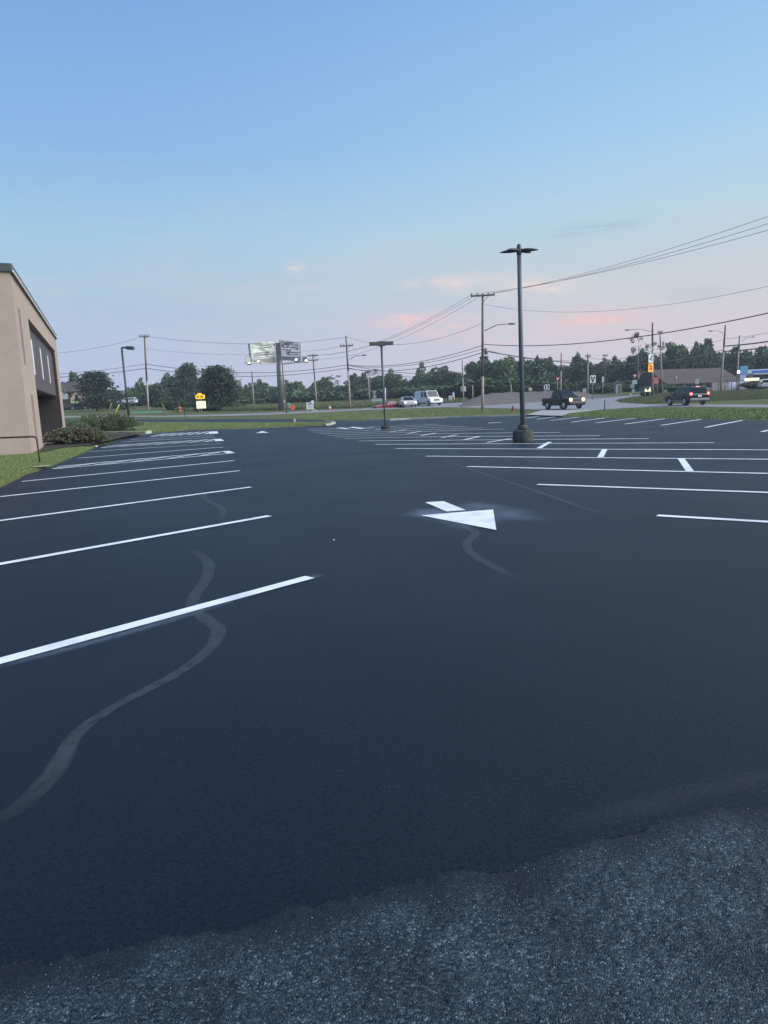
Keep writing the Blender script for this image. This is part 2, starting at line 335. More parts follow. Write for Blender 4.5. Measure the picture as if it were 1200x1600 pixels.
# sealed asphalt: fresh, nearly black, faint mottling
def seal_mat():
    m = bpy.data.materials.new('fresh_sealcoat'); m.use_nodes = True; t = m.node_tree; b = t.nodes['Principled BSDF']
    g = t.nodes.new('ShaderNodeNewGeometry')
    def noise(s, d=5, r=.6):
        n = t.nodes.new('ShaderNodeTexNoise'); n.inputs['Scale'].default_value = s; n.inputs['Detail'].default_value = d; n.inputs['Roughness'].default_value = r
        t.links.new(g.outputs['Position'], n.inputs[0]); return n.outputs[0]
    a = noise(.35, 6, .65); c = noise(120, 2)
    mp = t.nodes.new('ShaderNodeMapRange'); mp.inputs[1].default_value = .3; mp.inputs[2].default_value = .7; t.links.new(a, mp.inputs[0])
    mx = t.nodes.new('ShaderNodeMix'); mx.data_type = 'RGBA'; mx.inputs[6].default_value = (.0026, .0056, .0105, 1); mx.inputs[7].default_value = (.0050, .0088, .0150, 1); t.links.new(mp.outputs[0], mx.inputs[0])
    mg = t.nodes.new('ShaderNodeMapRange'); mg.inputs[1].default_value = .3; mg.inputs[2].default_value = .7; mg.inputs[3].default_value = .45; mg.inputs[4].default_value = 1.7; t.links.new(c, mg.inputs[0])
    ml = t.nodes.new('ShaderNodeMix'); ml.data_type = 'RGBA'; ml.blend_type = 'MULTIPLY'; ml.inputs[0].default_value = 1; t.links.new(mx.outputs[2], ml.inputs[6]); t.links.new(mg.outputs[0], ml.inputs[7])
    t.links.new(ml.outputs[2], b.inputs['Base Color'])
    mr = t.nodes.new('ShaderNodeMapRange'); mr.inputs[3].default_value = .46; mr.inputs[4].default_value = .64; t.links.new(noise(.5), mr.inputs[0]); t.links.new(mr.outputs[0], b.inputs['Roughness'])
    bp = t.nodes.new('ShaderNodeBump'); bp.inputs['Strength'].default_value = .6; bp.inputs['Distance'].default_value = .003; t.links.new(noise(210, 3), bp.inputs['Height'])
    t.links.new(bp.outputs[0], b.inputs['Normal']); 
    b.inputs['Specular Tint'].default_value = (.76, .88, 1.0, 1)
    sg = t.nodes.new('ShaderNodeMapRange'); sg.inputs[1].default_value = .3; sg.inputs[2].default_value = .7; sg.inputs[3].default_value = .16; sg.inputs[4].default_value = .50; t.links.new(noise(60, 5, .8), sg.inputs[0]); t.links.new(sg.outputs[0], b.inputs['Specular IOR Level'])
    return m
M['seal'] = seal_mat()
def old_asphalt_mat():
    m = bpy.data.materials.new('old_coarse_asphalt'); m.use_nodes = True; t = m.node_tree; b = t.nodes['Principled BSDF']
    g = t.nodes.new('ShaderNodeNewGeometry')
    v = t.nodes.new('ShaderNodeTexVoronoi'); v.inputs['Scale'].default_value = 210; t.links.new(g.outputs['Position'], v.inputs[0])
    sp = t.nodes.new('ShaderNodeSeparateColor'); t.links.new(v.outputs['Color'], sp.inputs[0])
    cr = t.nodes.new('ShaderNodeValToRGB'); e = cr.color_ramp.elements; e[0].color = (.006, .011, .016, 1); e[1].color = (.15, .195, .215, 1)
    k = e.new(.72); k.color = (.032, .049, .060, 1); k = e.new(.93); k.color = (.070, .097, .112, 1); t.links.new(sp.outputs[0], cr.inputs[0])
    n = t.nodes.new('ShaderNodeTexNoise'); n.inputs['Scale'].default_value = 4; n.inputs['Detail'].default_value = 6; t.links.new(g.outputs['Position'], n.inputs[0])
    mp = t.nodes.new('ShaderNodeMapRange'); mp.inputs[1].default_value = .3; mp.inputs[2].default_value = .7; mp.inputs[3].default_value = .55; mp.inputs[4].default_value = 1.35; t.links.new(n.outputs[0], mp.inputs[0])
    ml = t.nodes.new('ShaderNodeMix'); ml.data_type = 'RGBA'; ml.blend_type = 'MULTIPLY'; ml.inputs[0].default_value = 1; t.links.new(cr.outputs[0], ml.inputs[6]); t.links.new(mp.outputs[0], ml.inputs[7])
    at = t.nodes.new('ShaderNodeAttribute'); at.attribute_name = 'tar'
    tm = t.nodes.new('ShaderNodeMix'); tm.data_type = 'RGBA'; t.links.new(at.outputs['Fac'], tm.inputs[0]); t.links.new(ml.outputs[2], tm.inputs[6]); tm.inputs[7].default_value = (.006, .009, .014, 1)
    t.links.new(tm.outputs[2], b.inputs['Base Color']); b.inputs['Roughness'].default_value = .55; b.inputs['Specular Tint'].default_value = (.76, .88, 1.0, 1); b.inputs['Specular IOR Level'].default_value = .36
    bp = t.nodes.new('ShaderNodeBump'); bp.inputs['Strength'].default_value = .6; bp.inputs['Distance'].default_value = .006; t.links.new(v.outputs['Distance'], bp.inputs['Height']); bp.invert = True
    t.links.new(bp.outputs[0], b.inputs['Normal']); return m
M['old'] = old_asphalt_mat()
def faded_mat(name, col, strength, rough=.75, nscale=6):
    # a film on the asphalt: colour attribute 'fade' thins it towards its edges
    m = bpy.data.materials.new(name); m.use_nodes = True; t = m.node_tree; b = t.nodes['Principled BSDF']; out = t.nodes['Material Output']
    b.inputs['Base Color'].default_value = (*col, 1); b.inputs['Roughness'].default_value = rough
    at = t.nodes.new('ShaderNodeAttribute'); at.attribute_name = 'fade'
    g = t.nodes.new('ShaderNodeNewGeometry'); n = t.nodes.new('ShaderNodeTexNoise'); n.inputs['Scale'].default_value = nscale; n.inputs['Detail'].default_value = 7; t.links.new(g.outputs['Position'], n.inputs[0])
    mp = t.nodes.new('ShaderNodeMapRange'); mp.inputs[1].default_value = .3; mp.inputs[2].default_value = .6; mp.inputs[3].default_value = .35; t.links.new(n.outputs[0], mp.inputs[0])
    mu = t.nodes.new('ShaderNodeMath'); mu.operation = 'MULTIPLY'; t.links.new(at.outputs['Fac'], mu.inputs[0]); t.links.new(mp.outputs[0], mu.inputs[1])
    mu2 = t.nodes.new('ShaderNodeMath'); mu2.operation = 'MULTIPLY'; t.links.new(mu.outputs[0], mu2.inputs[0]); mu2.inputs[1].default_value = strength
    tr = t.nodes.new('ShaderNodeBsdfTransparent'); ms = t.nodes.new('ShaderNodeMixShader'); t.links.new(mu2.outputs[0], ms.inputs[0]); t.links.new(tr.outputs[0], ms.inputs[1]); t.links.new(b.outputs[0], ms.inputs[2]); t.links.new(ms.outputs[0], out.inputs[0])
    return m
M['trail'] = faded_mat('dusty_trail', (.15, .17, .195), .25, nscale=16)
M['faint_trail'] = faded_mat('faint_dust_band', (.15, .17, .195), .075, nscale=7)
M['mist'] = faded_mat('paint_overspray', (.50, .62, .82), .15, nscale=26)
def ground_mat():
    m = bpy.data.materials.new('mown_grass_ground'); m.use_nodes = True; t = m.node_tree; b = t.nodes['Principled BSDF']
    g = t.nodes.new('ShaderNodeNewGeometry')
    def noise(s, d=6, r=.62):
        n = t.nodes.new('ShaderNodeTexNoise'); n.inputs['Scale'].default_value = s; n.inputs['Detail'].default_value = d; n.inputs['Roughness'].default_value = r
        t.links.new(g.outputs['Position'], n.inputs[0]); mp = t.nodes.new('ShaderNodeMapRange'); mp.inputs[1].default_value = .33; mp.inputs[2].default_value = .67; t.links.new(n.outputs[0], mp.inputs[0]); return mp.outputs[0]
    mx = t.nodes.new('ShaderNodeMix'); mx.data_type = 'RGBA'; mx.inputs[6].default_value = (.10, .135, .042, 1); mx.inputs[7].default_value = (.18, .205, .075, 1); t.links.new(noise(.16), mx.inputs[0])
    m2 = t.nodes.new('ShaderNodeMix'); m2.data_type = 'RGBA'; m2.inputs[7].default_value = (.21, .185, .10, 1); t.links.new(mx.outputs[2], m2.inputs[6])
    pw = t.nodes.new('ShaderNodeMath'); pw.operation = 'MULTIPLY'; t.links.new(noise(.45), pw.inputs[0]); pw.inputs[1].default_value = .45; t.links.new(pw.outputs[0], m2.inputs[0])
    m3 = t.nodes.new('ShaderNodeMix'); m3.data_type = 'RGBA'; m3.blend_type = 'MULTIPLY'; m3.inputs[0].default_value = .6; t.links.new(m2.outputs[2], m3.inputs[6]); t.links.new(noise(14, 4), m3.inputs[7])
    t.links.new(m3.outputs[2], b.inputs['Base Color']); b.inputs['Roughness'].default_value = .95; b.inputs['Specular IOR Level'].default_value = .1
    return m
M['ground'] = ground_mat()
# ------------------------------------------------------------------ setting: ground, lot, roads
def W(*pts): return [tuple(GP(px, py)[:2]) for px, py in pts]
LOT = [(-2.6, -8), (-4.5, 1.4), (-7.3, 12.9), (-8.4, 16.1), (-8.9, 18.4), (-11.3, 26.7), (-12.4, 29.9)] + W((178, 690), (205, 682), (236, 677.5), (300, 672), (360, 671), (440, 668), (485, 666), (508, 664.8), (519, 663.5), (523, 661.8), (519, 660.3), (507, 659.6),
      (440, 660.5), (360, 660.5), (200, 660.5), (60, 662), (60, 655.5), (250, 655), (400, 654.5), (470, 655.3), (530, 657), (580, 657.3), (640, 655.3), (760, 651.3), (826, 649), (860, 651), (905, 651.5), (940, 653), (1000, 653.5), (1095, 655), (1160, 656.5), (1200, 658), (1300, 661)) + [(32, 20), (32, -8)]
LOT = np.array(LOT)
def poly_sd(X, Y, P):
    # signed distance to a polygon: negative inside
    d2 = np.full(X.shape, 1e9); ins = np.zeros(X.shape, bool); n = len(P)
    for i in range(n):
        ax, ay = P[i]; bx, by = P[(i+1) % n]; ex, ey = bx-ax, by-ay
        t = np.clip(((X-ax)*ex+(Y-ay)*ey)/(ex*ex+ey*ey+1e-12), 0, 1)
        d2 = np.minimum(d2, (X-ax-t*ex)**2+(Y-ay-t*ey)**2)
        c = ((ay > Y) != (by > Y)) & (X < (bx-ax)*(Y-ay)/(by-ay+1e-12)+ax); ins ^= c
    return np.where(ins, -1, 1)*np.sqrt(d2)
def ground_z(X, Y, sd=None):
    if sd is None: sd = poly_sd(np.asarray(X, float), np.asarray(Y, float), LOT)
    rag = 0.05*np.sin(np.asarray(X)*5.1+np.asarray(Y)*2.3)+.05*np.sin(np.asarray(Y)*7.7-np.asarray(X)*3.1)
    return H(X, Y)+np.clip((sd+rag)*.16, -.12, .06)
def axis(lo, hi, a, b, step, far):
    mid = np.arange(a, b+1e-6, step); l = a-np.geomspace(step, a-lo, far)[::-1]; r_ = b+np.geomspace(step, hi-b, far)
    return np.concatenate([l, mid, r_])
gx = axis(-520, 520, -44, 44, .5, 34); gy = axis(-140, 520, -10, 84, .5, 36)
GX, GY = np.meshgrid(gx, gy); GZ = ground_z(GX, GY)
nx, ny = len(gx), len(gy); idx = np.arange(nx*ny).reshape(ny, nx)
fc = np.stack([idx[:-1, :-1], idx[:-1, 1:], idx[1:, 1:], idx[1:, :-1]], -1).reshape(-1, 4)
tag(np_mesh('grass_ground', np.stack([GX, GY, GZ], -1).reshape(-1, 3), fc, M['ground'], smooth=True), kind='structure')

def sheet(name, poly, m, lift, step=1.0, parent=None, kind='structure', thick=0):
    bm = bmesh.new(); bm.faces.new([bm.verts.new((float(p[0]), float(p[1]), 0)) for p in poly]); bm.faces.ensure_lookup_table(); bm.faces[0].normal_update(); bmesh.ops.triangulate(bm, faces=bm.faces[:])
    xs = [v.co.x for v in bm.verts]; ys = [v.co.y for v in bm.verts]
    for ax_, lo, hi in ((0, min(xs), max(xs)), (1, min(ys), max(ys))):
        k = math.ceil(lo/step)*step
        while k < hi:
            co = [0, 0, 0]; no = [0, 0, 0]; co[ax_] = k; no[ax_] = 1
            bmesh.ops.bisect_plane(bm, geom=bm.verts[:]+bm.edges[:]+bm.faces[:], plane_co=co, plane_no=no); k += step
    z = H(np.array([v.co.x for v in bm.verts]), np.array([v.co.y for v in bm.verts]))
    for v, zz in zip(bm.verts, z): v.co.z = zz+lift
    bmesh.ops.recalc_face_normals(bm, faces=bm.faces)
    if sum(f.normal.z for f in bm.faces) < 0: bmesh.ops.reverse_faces(bm, faces=bm.faces)
    if thick:
        r_ = bmesh.ops.extrude_face_region(bm, geom=bm.faces[:]); [setattr(v.co, 'z', v.co.z-thick) for v in r_['geom'] if isinstance(v, bmesh.types.BMVert)]
        bmesh.ops.recalc_face_normals(bm, faces=bm.faces)
    me = bpy.data.meshes.new(name); bm.to_mesh(me); bm.free(); me.materials.append(m)
    o = link(bpy.data.objects.new(name, me)); o.parent = parent
    if kind: o['kind'] = kind
    return o
# edge of the seal coat near the camera
EDGE = [tuple(GP(px, py+5)[:2]) for px, py in ((-900, 1700), (-300, 1575), (0, 1502), (100, 1482), (200, 1462), (330, 1445), (370, 1436), (480, 1412), (560, 1392), (700, 1362), (800, 1342), (840, 1326), (900, 1308), (1000, 1283), (1100, 1260), (1200, 1247), (1500, 1200), (2200, 1100))]
def rag_edge(E, k=14, amp=.012):
    out = []
    for i in range(len(E)-1):
        for j in range(k):
            t = j/k; out.append((E[i][0]+(E[i+1][0]-E[i][0])*t, E[i][1]+(E[i+1][1]-E[i][1])*t+random.uniform(-amp, amp)))
    return out+[E[-1]]
RE = [(a, b-.028) for a, b in rag_edge(EDGE, amp=.006)]
near = [p for p in RE if p[0] > -3.2]
lot_poly = [(-4.5, 1.4)]+[tuple(p) for p in LOT[2:-1]]
yl = near[0]; yr = near[-1]
seal_poly = [(-3.4, yl[1])]+lot_poly[0:]+[(32, yr[1]+2)]+near[::-1]
lot = sheet('parking_lot', seal_poly, M['seal'], 0.0)
# old coarse asphalt at the feet: real relief
ea = np.array(EDGE)
X0 = np.arange(-1.7, 1.9, .0075); Y0 = np.arange(1.0, 2.35, .0075)
XX, YY = np.meshgrid(X0, Y0); XX = XX+np.random.uniform(-.002, .002, XX.shape); YY = YY+np.random.uniform(-.002, .002, YY.shape)
def vnoise(X, Y, s, seed):
    rs = np.random.RandomState(seed); g = rs.rand(512, 512); x = X*s+100; y = Y*s+100; xi = np.floor(x).astype(int); yi = np.floor(y).astype(int); fx = x-xi; fy = y-yi; fx = fx*fx*(3-2*fx); fy = fy*fy*(3-2*fy)
    a = lambda i, j: g[(yi+j) % 512, (xi+i) % 512]
    return (a(0, 0)*(1-fx)+a(1, 0)*fx)*(1-fy)+(a(0, 1)*(1-fx)+a(1, 1)*fx)*fy
off = YY-np.interp(XX, ea[:, 0], ea[:, 1])      # >0 : under the seal coat
off = off+.06*(vnoise(XX, YY, 7, 3)-.5)+.03*(vnoise(XX, YY, 22, 4)-.5)
lump = vnoise(XX, YY, 120, 1)**2*.0065+vnoise(XX, YY, 45, 2)*.003+np.random.rand(*XX.shape)*.0022
base = -.0050+.0075*(1-sstep(-.10, .05, off))-.02*sstep(.06, .16, off)
ZZ = base+lump*(1-.65*sstep(-.22, .02, off))
n1, n2 = XX.shape; ii = np.arange(n1*n2).reshape(n1, n2)
fq = np.stack([ii[:-1, :-1], ii[:-1, 1:], ii[1:, 1:], ii[1:, :-1]], -1).reshape(-1, 4)
oa = tag(np_mesh('old_asphalt', np.stack([XX, YY, ZZ], -1).reshape(-1, 3), fq, M['old']), kind='structure')
tar = (sstep(-.20, .0, off+.13*(vnoise(XX, YY, 9, 8)-.5))*.85).ravel()
ca = oa.data.color_attributes.new('tar', 'FLOAT_COLOR', 'POINT'); ca.data.foreach_set('color', np.stack([tar, tar, tar, np.ones_like(tar)], -1).astype(np.float32).ravel())
sheet('old_asphalt_apron', [(-2.6, -8), (-3.4, yl[1])]+[(p[0], p[1]+.03) for p in near]+[(32, yr[1]+2), (32, -8)], M['old'], -.016)
# loose grains on the old surface
gv, gf = [], []
for i in range(1500):
    x = random.uniform(-1.5, 1.6); y = random.uniform(1.05, 2.25)
    if y > np.interp(x, ea[:, 0], ea[:, 1])+random.gauss(-.03, .03): continue
    r_ = random.uniform(.0012, .0032); o = len(gv); z = .006
    for k, (a, b, c) in enumerate(((1, 0, 0), (-.5, .8, .1), (-.6, -.8, 0), (0.1, 0, 1.2), (0, .1, -1))):
        gv.append((x+r_*a*random.uniform(.6, 1.3), y+r_*b*random.uniform(.6, 1.3), z+r_*c))
    gf += [(o, o+1, o+3), (o+1, o+2, o+3), (o+2, o, o+3)]
tag(np_mesh('loose_grit', np.array(gv), np.array(gf), mat('pale_grit', (.13, .15, .16), .5, var=.5, scale=60)), kind='stuff')

# ------------------------------------------------------------------ painted markings, parts of the lot
def hzs(p): return hz(p[0], p[1])
def stripe(a, b, w=.11, name='parking_line', lift=.006, parent=lot, m=None):
    a = Vector((float(a[0]), float(a[1]))); b = Vector((float(b[0]), float(b[1]))); d = (b-a).normalized(); w = w+.0016*max(0, (a.y+b.y)/2-8); nrm = Vector((-d.y, d.x))*w/2
    n = max(1, int((b-a).length/.8)); vs_, fs = [], []
    for i in range(n+1):
        p = a+(b-a)*i/n
        for s in (1, -1):
            jit = random.uniform(-.004, .004)
            q = p+nrm*s*(1+jit*8); vs_.append((q.x, q.y, hz(q.x, q.y)+lift))
    for i in range(n): fs.append((2*i, 2*i+1, 2*i+3, 2*i+2))
    mb = MB(); mb.add(vs_, fs); return mb.build(name, m or M['paint'], parent)
def pstripe(pa, pb, w=.11, **k): return stripe(GP(*pa)[:2], GP(*pb)[:2], w, **k)
def ext(tip, other, length):
    A = Vector(GP(*tip)[:2]); B = Vector(GP(*other)[:2]); return A, A+(B-A).normalized()*length
for tip, oth in (((484, 902.5), (0, 1034)), ((421, 806.5), (0, 882)), ((391.5, 761.5), (0, 814)), ((374.5, 735.7), (0, 776.5)), ((366, 720), (33, 752.7))):
    stripe(*ext(tip, oth, 5.1))
def aisle(lo0, lo1, up0, up1, nh, capw):
    # striped access aisle: two lines, slanted bars between them, a closing bar at the drive end
    a0, a1, b0, b1 = [Vector(GP(*p)[:2]) for p in (lo0, lo1, up0, up1)]
    stripe(a0, a1); stripe(b0, b1); stripe(a1, b1, capw, name='aisle_end_bar', lift=.010)
    for i in range(nh):
        t = i/nh; t2 = min(1, t+1.3/nh)
        stripe(a0.lerp(a1, t), b0.lerp(b1, t2), .10, name='aisle_hatch', lift=.0145)
aisle((82, 733), (361, 708.5), (90, 729.3), (353, 705.3), 5, .22)
pstripe((122, 716), (350, 698.7)); pstripe((140, 705.8), (347, 693.3))
aisle((157, 700), (344, 689.3), (166, 697), (339, 686.2), 7, .35)
pstripe((190, 690.5), (337, 683.5)); pstripe((205, 687), (335, 680.8))
aisle((236, 682.5), (334, 677.8), (244, 678.5), (333, 674.3), 7, .5)
for tip, oth in (((1027, 806), (1200, 816)), ((840, 757.3), (1200, 770)), ((730, 729.3), (1200, 740.2)), ((666, 713), (1200, 718)), ((618.5, 701), (1200, 703.2))):
    stripe(*ext(tip, oth, 10.1))
for a, b in (((587, 694.5), (1116, 692)), ((560, 689.3), (1014, 685.5)), ((537.5, 685.4), (938, 681)), ((522, 682.9), (876, 675.7)), ((510, 680.5), (789, 670.5)), ((498, 678), (755, 668.5)), ((489, 675.6), (728, 666.3)), ((483, 673), (704, 664.5)), ((478, 670.4), (685, 663))):
    pstripe(a, b)
for a, b in (((1073, 716.8), (1074, 737)), ):
    pass
for a, b in (((1064, 717), (1078, 737)), ((945, 702.4), (938, 715)), ((859, 691.1), (842, 700.9)), ((798, 685.8), (761, 691.8)), ((750, 682.2), (726, 687.4)), ((714, 679.8), (690, 684.2)), ((681, 676.8), (658, 681)), ((657, 674), (637, 677.8)), ((634, 671.7), (609, 675.5)), ((606, 669.8), (584, 672.5)), ((586, 667.2), (565, 670))):
    pstripe(a, b, .115, name='stall_divider', lift=.010)
pstripe((529, 668.5), (544, 670), .3, name='stall_divider', lift=.010); pstripe((549, 667.5), (566, 669.8), .3, name='stall_divider', lift=.010)
for a, b in (((1230, 665), (1190, 675)), ((1160, 656.8), (1102, 668)), ((1095, 655.5), (1033, 664.7)), ((1038, 654.5), (977, 662.7)), ((994, 653.2), (931, 661)), ((952, 652.2), (893, 659.8)), ((905, 651.7), (860, 657.3)), ((868, 651.3), (839, 655.2)), ((842, 650.8), (818, 654))):
    pstripe(a, b, .12)
# arrows
def flat(name, pxs, lift=.007, m=None, world=None):
    pts = world or [GP(*p)[:2] for p in pxs]; mb = MB(); mb.add([(p[0], p[1], hz(p[0], p[1])+lift) for p in pts], [tuple(range(len(pts)))])
    o = mb.build(name, m or M['paint'], None)
    if sum(p.normal.z for p in o.data.polygons) < 0: o.data.flip_normals()
    return o
arrow = thing('painted_arrow', None, None, (0, 0, 0)); arrow.parent = lot
for nm, pxs in (('arrow_stem', ((664, 785.5), (693, 783.8), (728, 797.8), (698, 800.0))), ('arrow_head', ((657.5, 806), (770.5, 796.8), (775.5, 829)))):
    flat(nm, pxs).parent = arrow
arrow2 = thing('painted_arrow', None, None, (0, 0, 0)); arrow2.parent = lot
flat('arrow_head', ((399, 676.8), (410, 674.2), (420.5, 676.2))).parent = arrow2; flat('arrow_stem', ((404, 674.9), (408, 674), (415, 674.0), (411, 674.9))).parent = arrow2
pstripe((763, 661), (782.5, 660.3), .45, name='stop_bar')
# films on the asphalt: dusty trails, paint overspray
def ribbon(name, pxs, wpx, m, lift=.0035, endfade=True, sub=8, soft=False):
    pf = (lambda q: math.cos(q*PI/2)**2.2) if soft else (lambda q: min(1, (1-abs(q))*3.2))
    P = [np.array(GP(*p)[:2]) for p in pxs]; Wd = wpx if isinstance(wpx, (list, tuple)) else [wpx]*len(P)
    pts, ws = [], []
    for i in range(len(P)-1):
        p0 = P[max(i-1, 0)]; p1 = P[i]; p2 = P[i+1]; p3 = P[min(i+2, len(P)-1)]
        for j in range(sub):
            t = j/sub; pts.append(.5*((2*p1)+(-p0+p2)*t+(2*p0-5*p1+4*p2-p3)*t*t+(-p0+3*p1-3*p2+p3)*t**3)); ws.append(Wd[i]*(1-t)+Wd[i+1]*t)
    pts.append(P[-1]); ws.append(Wd[-1]); vs_, fs, fade = [], [], []
    prof = tuple((q, pf(q)) for q in np.linspace(-1, 1, 11)); n = len(pts)
    for i, p in enumerate(pts):
        d = pts[min(i+1, n-1)]-pts[max(i-1, 0)]; d = d/np.linalg.norm(d); nn = np.array([-d[1], d[0]])
        e = min(1, i/(n*.12), (n-1-i)/(n*.2)) if endfade else 1
        for s, f in prof:
            q = p+nn*s*ws[i]; vs_.append((q[0], q[1], hz(q[0], q[1])+lift)); fade.append(f*max(e, 0))
    k = len(prof)
    for i in range(n-1): fs += [(i*k+j, (i+1)*k+j, (i+1)*k+j+1, i*k+j+1) for j in range(k-1)]
    mb = MB(); mb.add(vs_, fs); o = mb.build(name, m, lot, fixn=False)
    if sum(q.normal.z for q in o.data.polygons) < 0: o.data.flip_normals()
    ca = o.data.color_attributes.new('fade', 'FLOAT_COLOR', 'POINT')
    for i, f in enumerate(fade): ca.data[i].color = (f, f, f, 1)
    return o
ribbon('dusty_trail', ((287, 855), (308, 864), (326, 882), (322, 906), (305, 930), (302, 952), (322, 968), (341, 985), (330, 1012), (285, 1048), (230, 1078), (170, 1110), (118, 1150), (92, 1196), (60, 1235), (20, 1268), (-60, 1310)), [.03, .045, .055, .055, .05, .055, .055, .055, .045, .04, .036, .034, .038, .048, .048, .045, .04], M['trail'])
ribbon('dusty_trail', ((318, 768), (320, 780), (340, 790), (349, 800), (346, 812)), .05, M['trail'])
ribbon('dusty_trail', ((722, 822), (743, 833), (729, 850), (741, 868), (772, 886), (815, 908)), .05, M['trail'])
ribbon('dusty_trail', ((700, 722), (760, 742), (850, 772), (960, 810)), .05, M['trail'])
ribbon('dusty_trail', ((1300, 1196), (1200, 1215), (1100, 1236), (980, 1268), (880, 1296)), .075, M['faint_trail'], soft=True)
for pxs, w in ((((1180, 1000), (1000, 725), ), .1),): pass
def halo(px, py, rx, ry, lift, rot=0.0):
    c = np.array(GP(px, py)[:2]); vs_, fs, fade = [], [], []; nr, na = 7, 28
    for i in range(nr+1):
        for k in range(na):
            a = 2*PI*k/na; r_ = i/nr*(1+.18*math.sin(3*a+px)+.10*math.sin(5*a+py)); x, y = rx*r_*math.cos(a), ry*r_*math.sin(a)
            vs_.append((c[0]+x*math.cos(rot)-y*math.sin(rot), c[1]+x*math.sin(rot)+y*math.cos(rot), lift)); fade.append(math.cos(min(1, i/nr)*PI/2)**1.6)
    for i in range(nr): fs += [(i*na+k, (i+1)*na+k, (i+1)*na+(k+1) % na, i*na+(k+1) % na) for k in range(na)]
    mb = MB(); mb.add(vs_, fs); o = mb.build('paint_overspray', M['mist'], lot, fixn=False)
    if sum(q.normal.z for q in o.data.polygons) < 0: o.data.flip_normals()
    ca = o.data.color_attributes.new('fade', 'FLOAT_COLOR', 'POINT')
    for i, f in enumerate(fade): ca.data[i].color = (f, f, f, 1)
halo(790, 804, .48, .55, .0022); halo(668, 801, .26, .45, .0026); halo(690, 803, .5, .6, .0030); halo(750, 792, .42, .5, .0034); halo(730, 815, .42, .5, .0038)
ribbon('paint_overspray', ((-40, 1050), (200, 988), (400, 926), (480, 904), (505, 897)), .085, M['mist'], lift=.0026, soft=True)
for i, (px, py, lb) in enumerate(((521.5, 844, 'white paper scrap on the dark lot, left of the arrow'), (580, 732, 'small dark scrap on the lot between the two rows of stalls'))):
    q = GP(px, py); r_ = (.010, .05)[i]; mb = MB(); pts = [(r_*random.uniform(.6, 1.2)*math.cos(k*1.047), r_*random.uniform(.6, 1.2)*math.sin(k*1.047)) for k in range(6)]
    mb.prism(pts, 'z', .001, .008); o = mb.build('litter_scrap', M['sign_white'] if i < 1 else M['tyre']); o.location = tuple(q); tag(o, lb, 'litter')

# ------------------------------------------------------------------ roads beyond the verge
road_pts = W((-250, 654.5), (0, 653.3), (250, 652.3), (400, 649.6), (500, 645), (560, 642), (650, 638.4), (700, 636.9), (750, 637.8), (800, 639), (840, 641.3), (905, 642.8), (950, 640.3), (1010, 636.8), (1100, 636.6), (1210, 638.2), (1400, 642)) \
  + W((1400, 637), (1210, 633.6), (1100, 632.6), (1010, 632.6), (968, 630), (960, 626), (985, 621.5), (1015, 617.5), (1000, 617), (965, 620), (900, 622.3), (830, 624.5), (760, 627.3), (700, 630.5), (640, 634.3), (560, 639.6), (500, 642), (400, 646.6), (250, 650.5), (0, 651.2), (-250, 652.2))
road = sheet('road', road_pts, M['road'], .066, step=4.0)
DRV = ((822, 649.7), (846, 642), (905, 642.6), (950, 640.2), (918, 644), (890, 647.6), (878, 651.6), (860, 651.2))
sheet('exit_drive', W(*DRV), M['drive'], .085, step=2.0)
# kerbs of the lot
def kerb(pxs, w=.16, h=.13, name='kerb', m=None, parent=None, world=None):
    P = world or [GP(*p)[:2] for p in pxs]; mb = MB(); P = [Vector((float(p[0]), float(p[1]))) for p in P]; Q = []
    for i in range(len(P)-1):
        n = max(1, int((P[i+1]-P[i]).length/2)); Q += [P[i].lerp(P[i+1], j/n) for j in range(n)]
    Q.append(P[-1]); vs_, fs = [], []
    for i, p in enumerate(Q):
        d = (Q[min(i+1, len(Q)-1)]-Q[max(i-1, 0)]).normalized(); nn = Vector((-d.y, d.x))*w/2; z = hz(p.x, p.y)
        for s, zz in ((1, -.1), (1, h), (-1, h), (-1, -.1)): vs_.append((p.x+nn.x*s, p.y+nn.y*s, z+zz))
    for i in range(len(Q)-1): fs += [(4*i+k, 4*i+(k+1) % 4, 4*i+4+(k+1) % 4, 4*i+4+k) for k in range(4)]
    fs += [(0, 1, 2, 3), tuple(4*(len(Q)-1)+k for k in (3, 2, 1, 0))]
    mb.add(vs_, fs); return tag(mb.build(name, m or M['curb'], parent, bevel=0.015), kind='structure')
kerb(((578, 657.6), (610, 657), (640, 655.6), (700, 653.4), (760, 651.6), (826, 649.4)), .2)
kerb(((508, 665), (517, 664), (522.5, 661.9), (518, 660.4), (509, 659.8)), .2)
kerb(((140.5, 697.6), (151, 698.2)), .1, h=.06)
kerb(((140, 678.2), (172, 678.9), (205, 678.8), (228, 678.3), (235, 677.3)), .2, h=.2)
# concrete step of the footpath at the lawn edge, planting bed
sheet('footpath', W((44, 732.6), (62, 731.6), (81, 730.0), (74, 732.2), (63, 733.7), (46, 733.6)), M['post_tan'], .067, step=2)
sheet('mulch_bed', W((60, 712), (72, 697), (105, 684), (150, 679.8), (206, 679.3), (224, 680.2), (190, 687), (152, 697), (138, 700), (100, 703)), M['mulch'], .115, step=.6)
